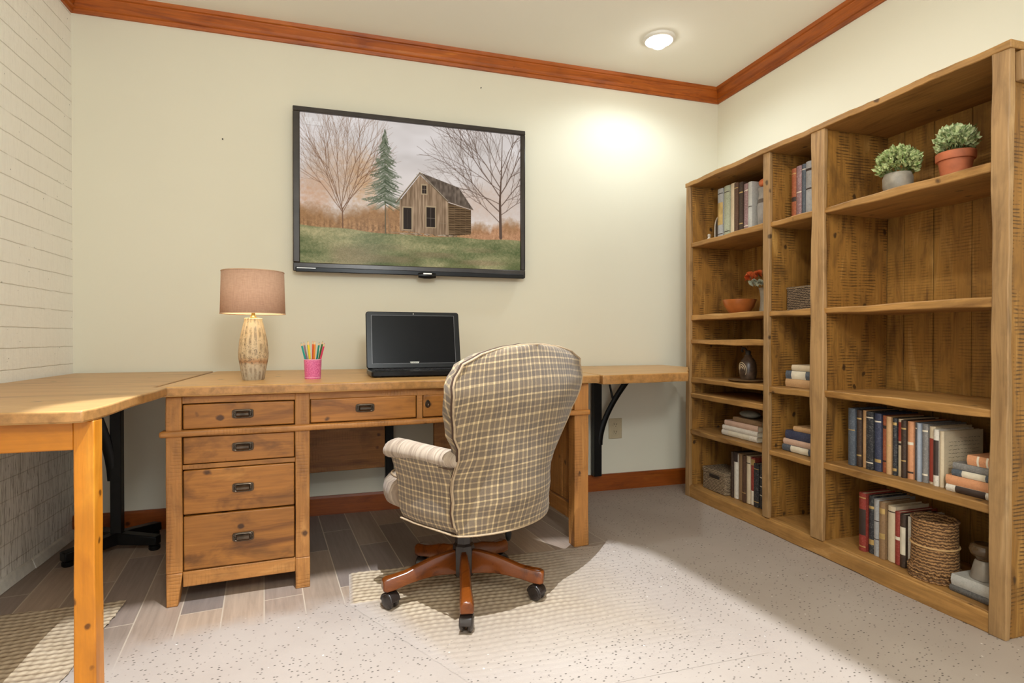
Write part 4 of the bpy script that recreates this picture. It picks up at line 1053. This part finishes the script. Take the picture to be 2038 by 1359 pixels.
# ------------------------------------------------------------------ things on the desk
lp = thing('table_lamp', 'lit table lamp with a beige drum shade and a mottled ceramic base', 'lamp', (-.323, 2.345, ZT))
def m_lampbase():
    t = NT('mottled_ceramic'); tc = t.n('ShaderNodeTexCoord').outputs['Object']; sp = t.n('ShaderNodeSeparateXYZ', {0: tc})
    z = t.math('DIVIDE', sp.outputs[2], .24)
    n = t.noise(tc, 12, 3); z2 = t.math('ADD', z, t.math('MULTIPLY_ADD', n, .16, -.08))
    c = t.ramp(z2, [(.10, rgb(186, 172, 148)), (.24, rgb(196, 176, 146)), (.28, rgb(176, 126, 82)), (.36, rgb(200, 174, 136)), (.75, rgb(224, 192, 146)), (1.0, rgb(238, 222, 190))])
    sk = t.noise(tc, 170, 2, .6, .5); k = t.math('MULTIPLY', t.ramp(sk, [(.56, 0.0), (.64, 1.0)]), t.ramp(z, [(.2, .2), (.3, 1.0), (.62, .6), (.85, 0.0)]))
    c = t.mix(t.math('MULTIPLY', k, .8), c, rgb(92, 76, 58))
    an_ = t.math('ARCTAN2', sp.outputs[1], sp.outputs[0]); fl = t.math('SINE', t.math('MULTIPLY', an_, 16))
    dl = t.math('MULTIPLY', t.ramp(fl, [(.0, 1.0), (.08, 0.0)]), t.ramp(t.noise(tc, 40, 2), [(.45, 0.0), (.6, 1.0)]))
    c = t.mix(t.math('MULTIPLY', dl, .55), c, rgb(110, 84, 60))
    return t.out(c, .5, t.bump(t.math('ADD', sk, t.math('MULTIPLY', fl, .5)), .35, .003))
MB().lathe([(.0, 0), (.036, 0), (.039, .004), (.046, .045), (.0525, .085), (.053, .105), (.049, .150), (.041, .190), (.034, .218), (.032, .222), (.032, .234), (.029, .236), (.0, .236)], 48,
           wob=lambda a, z: 1 + (.014*math.cos(16*a) if .05 < z < .22 else 0)).build('base', m_lampbase(), lp)
M_BRASS = plain('aged_brass', rgb(160, 130, 72), .3, .9, .1)
MB().lathe([(.012, .235), (.013, .240), (.007, .246), (.006, .262), (.010, .266), (.011, .276), (.008, .290), (.012, .30), (.012, .318), (.0, .320)], 20).build('neck', M_BRASS, lp)
t = NT('beige_linen'); v = t.coords(); n = t.noise(t.n('ShaderNodeMapping', {'Vector': v, 'Scale': (60, 60, 600)}).outputs[0], 1.0, 3)
n2 = t.noise(t.n('ShaderNodeMapping', {'Vector': v, 'Scale': (500, 500, 30)}).outputs[0], 1.0, 3)
t.out(t.ramp(t.math('MULTIPLY_ADD', n, .5, t.math('MULTIPLY', n2, .5)), [(.3, rgb(186, 144, 118)), (.7, rgb(214, 172, 144))]), .85, t.bump(n, .2, .001))
sh = MB().lathe([(.1145, .252), (.110, .412)], 64); sh.f = [f for f in sh.f if len(f) == 4]
sho = sh.build('lamp_shade', t.m, lp, fix=True); md = sho.modifiers.new('thick', 'SOLIDIFY'); md.thickness = .0016; md.offset = -1
li = MB().lathe([(.1126, .2535), (.1082, .4105)], 64); li.f = [f for f in li.f if len(f) == 4]
lin = NT('shade_lining'); lin.out(rgb(240, 230, 206), .8); lo_ = li.build('shade_lining', lin.m, sho)
m = MB().loop([(.1147*math.cos(a), .1147*math.sin(a), .2525) for a in [2*math.pi*k/60 for k in range(60)]], .0016, 6).loop([(.1102*math.cos(a), .1102*math.sin(a), .412) for a in [2*math.pi*k/60 for k in range(60)]], .0016, 6)
m.build('shade_edge', plain('shade_edging', rgb(206, 170, 136), .8), sho)
m = MB()
for k in range(3):
    a = k*2.0944 + .4; m.tube([(0, 0, .395), (.108*math.cos(a), .108*math.sin(a), .402)], .0014, 6)
m.tube([(.012, 0, .300), (.030, 0, .34), (.028, 0, .375), (0, 0, .396)], .0013, 6).tube([(-.012, 0, .300), (-.030, 0, .34), (-.028, 0, .375), (0, 0, .396)], .0013, 6); m.build('harp', M_BRASS, lp)
t = NT('warm_bulb'); t.out(rgb(255, 240, 210), .4, **{'Emission Color': (1.0, .80, .50, 1), 'Emission Strength': 12.0})
MB().ball((0, 0, .342), (.021, .021, .026), 16, 10).build('bulb', t.m, lp)
lamp('table_lamp_light', 'POINT', (-.323, 2.345, ZT + .30), 1.2, color=(1.0, .80, .52), size=.02)

cup = thing('pencil_cup', 'pink cylindrical pencil cup on the desk', 'cup', (-.108, 2.335, ZT))
pk = NT('pink_glitter'); v = pk.coords(); n = pk.noise(v, 300, 2)
pk.out(pk.ramp(n, [(.35, rgb(206, 78, 134)), (.7, rgb(240, 140, 180))]), .4, pk.bump(n, .2, .001))
MB().lathe([(.0295, 0), (.030, .002), (.033, .076), (.0312, .076), (.0285, .004), (.0, .004)], 36).build('cup_body', pk.m, cup)
PL_ = plain('pale_pink_rim', rgb(240, 176, 200), .4)
MB().loop([(.0325*math.cos(a), .0325*math.sin(a), .0755) for a in [2*math.pi*k/36 for k in range(36)]], .0016, 6).build('rim', PL_, cup)
MB().loop([(.0302*math.cos(a), .0302*math.sin(a), .006) for a in [2*math.pi*k/36 for k in range(36)]], .0012, 6).build('lower_band', PL_, cup)
pens = [('teal pencil at the far left of the pink cup', (28, 150, 140), -.030, -.004, .124), ('mauve grey pencil leaning left in the pink cup', (150, 120, 130), -.024, .010, .126),
        ('lime green pencil left of the yellow one', (150, 176, 60), -.014, .014, .128), ('bright yellow pencil in the front of the pink cup', (238, 206, 50), -.011, -.012, .128),
        ('red orange pencil in the middle of the pink cup', (226, 96, 62), .000, .010, .130), ('orange pencil right of the middle in the pink cup', (236, 140, 48), .006, -.006, .130),
        ('dark teal pencil right of the orange pencil', (24, 130, 112), .017, .004, .126), ('dark green pencil behind at the right of the pink cup', (70, 110, 60), .026, .014, .130),
        ('crimson pencil at the far right of the pink cup', (206, 54, 90), .031, -.006, .122)]
for lab, c, dx, dy, hz in pens:
    o = thing('pencil', lab, 'pencil', (-.108, 2.335, ZT + .005), 0, 'coloured pencils in the pink cup')
    A = Vector((dx*.35, dy*.45, 0)); B = Vector((dx*1.32, dy*1.2, hz)); d = (B - A).normalized()
    q0 = A + d*(B - A).length; pc = plain('pencil_%d_%d_%d' % c, rgb(*c), .35, 0, .02)
    MB().tube([A, q0], .0039, 6).build('barrel', pc, o, angle=20)
    MB().tube([q0, q0 + d*.010], [.0038, .0015], 8).build('sharpened_tip', plain('raw_cedar', rgb(222, 186, 140), .7), o)
    MB().tube([q0 + d*.010, q0 + d*.0145], [.0015, .0002], 8).build('lead', pc, o)

lt = thing('laptop', 'open black laptop with a dark screen on the desk', 'laptop', (.320, 2.43, ZT), R(2.5))
hx = .211
MB().prism(rbox(-hx, hx, -.115, .115, 0, 0, .012), .004, .024).build('base', M_PLASTIC, lt, bevel=.003)
M_KEY = plain('laptop_key', rgb(40, 40, 46), .3); kb = MB()
for r_ in range(5):
    for k in range(16):
        x0 = -.188 + k*.0236; kb.box(x0, x0 + .0205, -.018 + r_*.0225, .001 + r_*.0225, .0235, .0265)
kb.build('keyboard', M_KEY, lt, bevel=.0012)
MB().box(-.045, .045, -.092, -.036, .0235, .0245).build('touchpad', plain('touchpad', rgb(58, 58, 62), .3), lt, bevel=.002)
for (x, y) in ((-.18, -.09), (.18, -.09), (-.18, .09), (.18, .09)): MB().lathe([(.008, 0), (.008, .0045)], 12, (x, y, 0)).build('foot', M_SLOT, lt)
T = Matrix.Translation((0, .106, .024)) @ Matrix.Rotation(R(-12), 4, 'X')
lid = MB().prism(rbox(-hx, hx, 0, .258, 0, 0, .012), -.007, .007); lid.xform(T @ Matrix.Rotation(R(90), 4, 'X'))
ld = lid.build('lid', M_PLASTIC, lt, bevel=.003)
scr = MB().box(-.186, .186, -.0078, -.0068, .022, .240).xform(T).build('screen', plain('laptop_screen', rgb(14, 12, 13), .25, 0, .05, **{'Specular IOR Level': .12}), ld)
fr = MB()
for (a, b, c, d) in ((-.188, .188, .240, .2415), (-.188, .188, .0205, .022), (-.188, -.186, .022, .240), (.186, .188, .022, .240)): fr.box(a, b, -.0084, -.0070, c, d)
fr.xform(T).build('screen_edge', plain('screen_edge_grey', rgb(104, 102, 104), .35, .3), ld)
MB().box(-.0015, .0015, -.0085, -.0068, .2465, .251).xform(T).build('webcam', M_WHITEP, ld)
bdg = MB().add([(p[0], p[1], p[2]) for p in [(-.019, -.0092, .0205), (.015, -.0092, .0205), (.019, -.0092, .0285), (-.022, -.0092, .0285), (-.019, -.0070, .0205), (.015, -.0070, .0205), (.019, -.0070, .0285), (-.022, -.0070, .0285)]],
    [(0, 1, 2, 3), (7, 6, 5, 4), (0, 4, 5, 1), (1, 5, 6, 2), (2, 6, 7, 3), (3, 7, 4, 0)]).xform(T)
bo = bdg.build('badge', M_WHITEP, ld)
m = MB()
for k in range(7): m.box(-.0165 + k*.0042, -.0165 + k*.0042 + .0028, -.0096, -.0091, .0215, .0245 - .0006*(k % 2))
m.xform(T).build('lettering', M_SLOT, ld)
for x in (-.14, .14): MB().tube([(x - .02, .109, .026), (x + .02, .109, .026)], .006, 10).build('hinge', M_PLASTIC, lt)

# ------------------------------------------------------------------ desk chair
def m_plaid():
    t = NT('plaid_fabric'); uvn = t.n('ShaderNodeTexCoord').outputs['UV']
    nz = t.n('ShaderNodeTexNoise', {'Vector': uvn, 'Scale': 5.0, 'Detail': 2.0}).outputs[1]
    uv = t.mix(.012, uvn, nz, 'ADD'); sp = t.n('ShaderNodeSeparateXYZ', {0: uv})
    def stripes(x, period, seed):
        f = t.math('FRACT', t.math('DIVIDE', x, period))
        return t.ramp(f, [(0, .30), (.05, .30), (.06, .86), (.12, .86), (.13, .22), (.26, .16), (.27, .62), (.31, .62), (.32, .14), (.44, .22), (.45, .74), (.50, .74), (.51, .30), (.62, .26), (.63, .95), (.67, .95), (.68, .20), (.80, .12), (.81, .66), (.86, .66), (.87, .30), (1, .30)], 'LINEAR')
    a = stripes(sp.outputs[0], .098, 0); b = stripes(sp.outputs[1], .112, 1)
    s_ = t.math('MULTIPLY_ADD', a, .5, t.math('MULTIPLY', b, .5))
    wv = t.noise(t.n('ShaderNodeMapping', {'Vector': uvn, 'Scale': (900, 160, 1)}).outputs[0], 1.0, 3)
    s_ = t.math('ADD', s_, t.math('MULTIPLY_ADD', wv, .34, -.17))
    s_ = t.math('ADD', s_, t.math('MULTIPLY_ADD', t.noise(uvn, 9, 3), .2, -.1))
    c = t.ramp(s_, [(.08, rgb(84, 72, 60)), (.32, rgb(116, 98, 78)), (.54, rgb(148, 126, 95)), (.88, rgb(202, 176, 132))])
    return t.out(c, .9, t.bump(t.math('ADD', wv, t.math('MULTIPLY', s_, .6)), .3, .0015), **{'Sheen Weight': .15})
M_PLAID = m_plaid()
def m_pale():
    t = NT('pale_striped_fabric'); uvn = t.n('ShaderNodeTexCoord').outputs['UV']
    n = t.noise(t.n('ShaderNodeMapping', {'Vector': uvn, 'Scale': (110, 6, 1)}).outputs[0], 1.0, 4, .6, .6)
    w = t.noise(uvn, 700, 2)
    c = t.ramp(t.math('MULTIPLY_ADD', w, .2, t.math('MULTIPLY', n, .8)), [(.30, rgb(104, 86, 70)), (.47, rgb(150, 130, 110)), (.66, rgb(182, 164, 142))])
    return t.out(c, .9, t.bump(n, .25, .0015), **{'Sheen Weight': .15})
M_PALE = m_pale()
M_PIPE = plain('piping_cord', rgb(166, 142, 112), .8, 0, .08, 80)
M_SEAM = plain('dark_seam', rgb(70, 48, 34), .8)
ch = thing('office_chair', 'swivel desk chair upholstered in beige and brown plaid', 'chair', (.408, 1.925, .004), R(33))
def lerp(tab, z):
    for (z0, a), (z1, b) in zip(tab, tab[1:]):
        if z <= z1:
            t_ = max(0, (z - z0)/(z1 - z0)); t_ = t_*t_*(3 - 2*t_); return a + (b - a)*t_
    return tab[-1][1]
WT = [(.268, .224), (.30, .236), (.36, .240), (.48, .245), (.56, .256), (.64, .292), (.72, .320), (.78, .328), (.835, .302), (.868, .235), (.884, .15), (.892, .06)]
YC = [(.268, -.235), (.40, -.262), (.56, -.272), (.75, -.285), (.892, -.272)]
WR = [(.268, .085), (.36, .12), (.45, .13), (.60, .085), (.78, .050), (.892, .02)]
TH = [(.268, .05), (.54, .06), (.70, .085), (.86, .07), (.892, .03)]
zr = [.268, .275, .285, .30, .32, .35, .39, .43, .47, .51, .55, .585, .62, .655, .69, .72, .75, .775, .80, .82, .838, .853, .866, .876, .884, .889, .892]
NU = 26; bk = MB(); vs_ = []; uvs = []; edge_l = []; edge_r = []
ring = 2*(NU + 1)
for z in zr:
    w, yc, wr, th = lerp(WT, z), lerp(YC, z), lerp(WR, z), lerp(TH, z)
    for i in range(NU + 1):
        q_ = -1 + 2*i/NU; uu = math.sin(q_*math.pi/2)*.35 + q_*.65
        x = w*uu; y = yc + wr*abs(uu)**2.2 + .004*math.sin(9*x + z*14)
        vs_.append((x, y, z)); uvs.append((w*q_*1.12, z*1.0 + .02*q_*q_))
        if i == 0: edge_l.append((x, y, z))
        if i == NU: edge_r.append((x, y, z))
    for i in range(NU, -1, -1):
        q_ = -1 + 2*i/NU; uu = math.sin(q_*math.pi/2)*.35 + q_*.65
        x = (w - .012)*uu; y = yc + wr*abs(uu)**2.2 + th*(1 - .22*uu*uu) + (.0 if abs(uu) < .9 else -.004)
        vs_.append((x, y, z)); uvs.append((w*q_*1.12 + .03, z))
fs_ = []
for j in range(len(zr) - 1):
    for i in range(ring):
        i2 = (i + 1) % ring; fs_.append((j*ring + i, j*ring + i2, (j+1)*ring + i2, (j+1)*ring + i))
fs_ += [tuple(range(ring)), tuple((len(zr)-1)*ring + i for i in range(ring))]
bk.add(vs_, fs_, uvs)
bo = bk.build('backrest', M_PLAID, ch, uv=True, angle=70)
rim = edge_l + [(-.03, -.272, .8925), (.03, -.272, .8925)] + edge_r[::-1]
pth = [(x*1.004, y, z) for x, y, z in edge_l[3:]] + [(0, -.271, .8935)] + [(x*1.004, y, z) for x, y, z in edge_r[::-1][:-3]]
MB().tube(pth, .0034, 8).build('piping', M_PIPE, bo)
MB().tube([(x*.996, y + .009, z + .001) for x, y, z in pth], .0036, 8).build('seam', M_SEAM, bo)
# side panels, arm rolls
for s_ in (-1, 1):
    m = MB(); vs_ = []; uvs = []; nz_ = 9; ny = 12
    for k in range(nz_):
        a = k/(nz_-1); z = .275 + .255*a
        xo = .232 + .014*a + .020*max(0, a - .6)**1.3*3
        for j in range(ny):
            b = j/(ny-1); y = -.135 + (.260 + .015*a)*b
            bow = .012*math.sin(b*math.pi)
            vs_.append((s_*(xo + bow - (.012 if k == 0 else 0)), y, z)); uvs.append((.31 + y*1.0, z))
    for k in range(nz_):
        a = k/(nz_-1); z = .275 + .255*a
        for j in range(ny):
            b = j/(ny-1); y = -.135 + (.255 + .015*a)*b
            vs_.append((s_*(.185 + .008*a), y, z)); uvs.append((.31 + y, z + .2))
    N = nz_*ny; fs_ = []
    for k in range(nz_-1):
        for j in range(ny-1):
            p = k*ny + j; fs_.append((p, p+1, p+ny+1, p+ny)); fs_.append((N+p, N+p+ny, N+p+ny+1, N+p+1))
    for k in range(nz_-1):
        p = k*ny; fs_.append((p, p+ny, N+p+ny, N+p)); p += ny-1; fs_.append((p, N+p, N+p+ny, p+ny))
    for j in range(ny-1):
        fs_.append((j, N+j, N+j+1, j+1)); p = (nz_-1)*ny + j; fs_.append((p, p+1, N+p+1, N+p))
    m.add(vs_, fs_, uvs); sp_ = m.build('side_panel', M_PLAID, ch, uv=True, angle=50)
    MB().tube([(s_*(lerp(WT, z) + .001), lerp(YC, z) + lerp(WR, z) + .004, z) for z in (.285, .31, .35, .39, .43, .47, .51, .53)], .0022, 8).build('piping', M_PIPE, sp_)
    # padded arm roll
    m = MB(); vs_ = []; uvs = []; n = 18
    st = [(-.172, .012), (-.168, .022), (-.158, .029), (-.13, .034), (-.06, .036), (.03, .037), (.09, .039), (.128, .040), (.148, .037), (.160, .028), (.165, .012)]
    for i, (y, r_) in enumerate(st):
        drop = -.006 - .030*max(0, (y - .11)/.06)**2 * .6
        up_ = .006*max(0, (y + .05)/.2)
        cx, cz = s_*(.232 + .018*(i/(len(st)-1))), .548 + drop + up_
        for k in range(n):
            t_ = 2*math.pi*k/n; vs_.append((cx + r_*1.06*math.cos(t_), y, cz + r_*.88*math.sin(t_))); uvs.append((y, t_*.045))
    fs_ = []
    for i in range(len(st)-1):
        for k in range(n): fs_.append((i*n+k, i*n+(k+1) % n, (i+1)*n+(k+1) % n, (i+1)*n+k))
    fs_ += [tuple(range(n)), tuple((len(st)-1)*n + k for k in range(n))]
    m.add(vs_, fs_, uvs); ar = m.build('arm', M_PALE, ch, uv=True, angle=70)
    MB().tube([(s_*(.262 + .006*(y + .2)), y, .515 + .012*max(0, (y + .05)/.2)) for y in (-.150, -.10, -.05, .03, .09, .125)], .0028, 8).build('seam', M_SEAM, ar)
    MB().plank(min(s_*.19, s_*.232), max(s_*.19, s_*.232), .118, .134, .33, .515, 'z', 6, .001).build('arm_front', M_PLAID, ch, bevel=.006, seg=3)
# seat cushion with a bulging front edge
m = MB(); vs_ = []; uvs = []
rows = [(.282, .90), (.292, .97), (.315, 1.0), (.345, 1.01), (.375, .99), (.396, .94), (.408, .84), (.413, .5), (.414, .02)]
def seat_outline(n=48):
    o = []
    for k in range(n):
        a = 2*math.pi*k/n; c, s = math.cos(a), math.sin(a)
        o.append((.205*abs(c)**.45*(1 if c > 0 else -1), .055 + (.285*abs(s)**.55 if s > 0 else -.20*abs(s)**.45)))
    return o
so_ = seat_outline(); n = len(so_)
for z, q_ in rows:
    for (x, y) in so_: vs_.append((x*q_, .055 + (y - .055)*q_, z)); uvs.append((x*q_ + y*.3, y*q_))
fs_ = []
for j in range(len(rows)-1):
    for k in range(n): fs_.append((j*n+k, j*n+(k+1) % n, (j+1)*n+(k+1) % n, (j+1)*n+k))
fs_ += [tuple(range(n)), tuple((len(rows)-1)*n + k for k in range(n))]
m.add(vs_, fs_, uvs); st_ = m.build('seat', M_PALE, ch, uv=True, angle=70)
MB().loop([(x*1.0, y, .404) for x, y in [(a*.90, .055 + (b - .055)*.90) for a, b in so_]], .004).build('piping', M_PIPE, st_)
# skirt piping along the lower edge
sk = [(-.236, .118, .276)] + [(-.238, y, .272) for y in (.05, -.05, -.13)] + [(-.230, -.150, .270)]
for i in range(1, 20):
    a = -1 + 2*i/20; sk.append((.222*a, -.236 + .085*abs(a)**2.2, .267))
sk += [(.230, -.150, .270)] + [(.238, y, .272) for y in (-.13, -.05, .05)] + [(.236, .118, .276)]
MB().tube(sk, .0034, 8).build('skirt_piping', M_PIPE, ch)
MB().box(-.15, .15, -.15, .15, .262, .300).build('under_frame', M_SEAM, ch, bevel=.02, seg=3)
def zmap(z):
    T_ = ((.0, .025), (.268, .288), (.548, .528), (.900, .880), (1.2, 1.2))
    for (a, b), (c, d) in zip(T_, T_[1:]):
        if z <= c: return b + (d - b)*(z - a)/(c - a)
for o_ in ch.children_recursive:
    for v_ in o_.data.vertices: v_.co = (v_.co.x + .036, v_.co.y - .023, zmap(v_.co.z))
# mechanism, column, lever
MB().box(-.075, .075, -.07, .07, .262, .290).build('tilt_plate', M_BLACK, ch, bevel=.004)
MB().lathe([(.034, .066), (.038, .080), (.038, .160), (.036, .172), (.030, .180), (.029, .255), (.034, .272), (.0, .272)], 8).build('column', M_CASTER, ch, angle=25)
lv = MB().tube([(.05, -.02, .250), (.10, -.05, .235), (.135, -.07, .205)], .005, 8).build('lever', M_BLACK, ch)
MB().ball((.150, -.078, .186), (.015, .009, .027), 14, 10).build('lever_paddle', M_BLACK, lv)
for k in range(5):
    a = R(-100 - 33 + 72*k); ca_, sa_ = math.cos(a), math.sin(a)
    prof = [(.022, .074, .158, .018), (.06, .080, .156, .020), (.11, .084, .146, .021), (.16, .080, .130, .022), (.205, .072, .114, .023), (.245, .063, .107, .026), (.272, .060, .104, .027), (.284, .064, .098, .023)]
    m = MB(); vs_ = []
    for (r_, z0, z1, hw_) in prof:
        for (sx, zz) in ((-1, z0), (1, z0), (1, (z0 + z1*2)/3), (.62, z1), (-.62, z1), (-1, (z0 + z1*2)/3)): vs_.append((r_, sx*hw_*.82, zz))
    fs_ = []
    for i in range(len(prof)-1):
        for j in range(6): fs_.append((i*6+j, i*6+(j+1) % 6, (i+1)*6+(j+1) % 6, (i+1)*6+j))
    fs_ += [tuple(range(6)), tuple((len(prof)-1)*6 + j for j in range(6))]
    m.add(vs_, fs_).xform(Matrix.Rotation(a, 4, 'Z'))
    lg = m.build('leg', M_LEG, ch, bevel=.004, seg=2)
    m = MB(); sw = R(35 + 60*k)
    for s_ in (-1, 1):
        w_m = MB().lathe([(.004, -.007), (.020, -.008), (.026, -.003), (.026, .003), (.019, .008), (.004, .009)], 24)
        w_m.xform(Matrix.Translation((.258*ca_, .258*sa_, .0268)) @ Matrix.Rotation(sw, 4, 'Z') @ Matrix.Translation((0, s_*.0125, 0)) @ Matrix.Rotation(R(90), 4, 'X'))
        m.add(w_m.v, w_m.f)
    hood = MB(); P = []
    for i in range(9): b = math.pi*i/8; P.append((.029*math.cos(b), .0268 + .029*math.sin(b)))
    P2 = [(x*.72, .0268 + (z - .0268)*.72) for x, z in P[::-1]]
    hood.prism(P + P2, -.020, .020); hood.xform(Matrix.Translation((.258*ca_, .258*sa_, 0)) @ Matrix.Rotation(sw, 4, 'Z') @ Matrix.Rotation(R(90), 4, 'X'))
    cs = m.build('caster', M_CASTER, lg)
    hood.build('caster_hood', M_CASTER, cs, bevel=.003)
    MB().tube([(.258*ca_, .258*sa_, .050), (.258*ca_, .258*sa_, .066)], .008, 10).build('caster_stem', M_BLACK, cs)

# ------------------------------------------------------------------ woven rugs
def m_rug():
    t = NT('woven_jute'); v = t.coords()
    n = t.noise(v, 22, 3); f = t.noise(t.n('ShaderNodeMapping', {'Vector': v, 'Scale': (1, 2.2, 1)}).outputs[0], 150, 3)
    sp = t.n('ShaderNodeSeparateXYZ', {0: v}); 
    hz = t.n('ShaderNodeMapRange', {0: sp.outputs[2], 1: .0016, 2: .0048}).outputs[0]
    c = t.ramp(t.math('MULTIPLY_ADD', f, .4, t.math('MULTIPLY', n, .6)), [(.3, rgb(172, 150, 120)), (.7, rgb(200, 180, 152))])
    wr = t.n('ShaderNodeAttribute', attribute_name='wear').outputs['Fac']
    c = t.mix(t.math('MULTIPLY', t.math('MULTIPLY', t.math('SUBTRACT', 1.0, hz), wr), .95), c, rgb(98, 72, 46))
    c = t.mix(t.ramp(wr, [(.2, 1.0), (.95, 0.0)]), c, floor_base(t))
    c = flecks(t, c, t.ramp(wr, [(.25, 1.0), (.7, 0.0)]))
    return t.out(c, .7, t.bump(f, .4, .002))
M_RUG = m_rug()
def rug(name, label, loc, w, d, nx, ny, row, fade_f=.25, fade_l=.0, fade_r=.0, seed=0, notch=False):
    """local x 0..w, y 0..-d; ropes run along x; the front thins out into the floor"""
    rd = np.random.default_rng(seed); o = thing(name, label, 'rug', loc)
    ph = rd.random(400)*6.28
    X = np.linspace(0, w, nx); Y = np.linspace(0, -d, ny)
    vs_ = []; kk_ = []
    jl = np.convolve(rd.random(ny + 20) - .5, np.ones(6)/6, 'same')[:ny]*.02; jb = np.convolve(rd.random(nx + 20) - .5, np.ones(5)/5, 'same')[:nx]*.016
    for j, y in enumerate(Y):
        for i, x in enumerate(X):
            rowf = (-y + .006*math.sin(x*7 + seed) + .003*math.sin(x*31))/row; r_ = int(rowf)
            a = abs(math.sin(math.pi*rowf)); tw = .5 + .5*math.sin(x*2*math.pi/.026 + ph[r_ % 400] + 2*(rowf - r_))
            h = .0012 + .0052*(a**.7)*(.62 + .38*tw)
            k = 1.0
            if fade_f and y < -d + fade_f: k = min(k, max(0, (y + d)/fade_f))
            if fade_l and x < fade_l: k = min(k, max(0, x/fade_l))
            if fade_r and x > w - fade_r: k = min(k, max(0, (w - x)/fade_r))
            if fade_l and -y > .25: k = min(k, max(0, (x - .55*(-y - .25))/.14))
            xx_ = x + (jl[j] if i in (0, nx-1) else 0)*.6; yy_ = y + (jb[i] if j == 0 else 0)
            vs_.append((xx_, yy_, h*k)); kk_.append(k)
    gn = rd.random((ny, nx))
    fs_ = [(j*nx+i, (j+1)*nx+i, (j+1)*nx+i+1, j*nx+i+1) for j in range(ny-1) for i in range(nx-1) if kk_[j*nx+i] > .01 or not fade_l]
    m = MB(); m.add(vs_, fs_); ob = m.build('weave', M_RUG, o, angle=180, fix=False)
    at = ob.data.attributes.new('wear', 'FLOAT', 'POINT'); at.data.foreach_set('value', np.array(kk_, dtype=np.float32))
    return o
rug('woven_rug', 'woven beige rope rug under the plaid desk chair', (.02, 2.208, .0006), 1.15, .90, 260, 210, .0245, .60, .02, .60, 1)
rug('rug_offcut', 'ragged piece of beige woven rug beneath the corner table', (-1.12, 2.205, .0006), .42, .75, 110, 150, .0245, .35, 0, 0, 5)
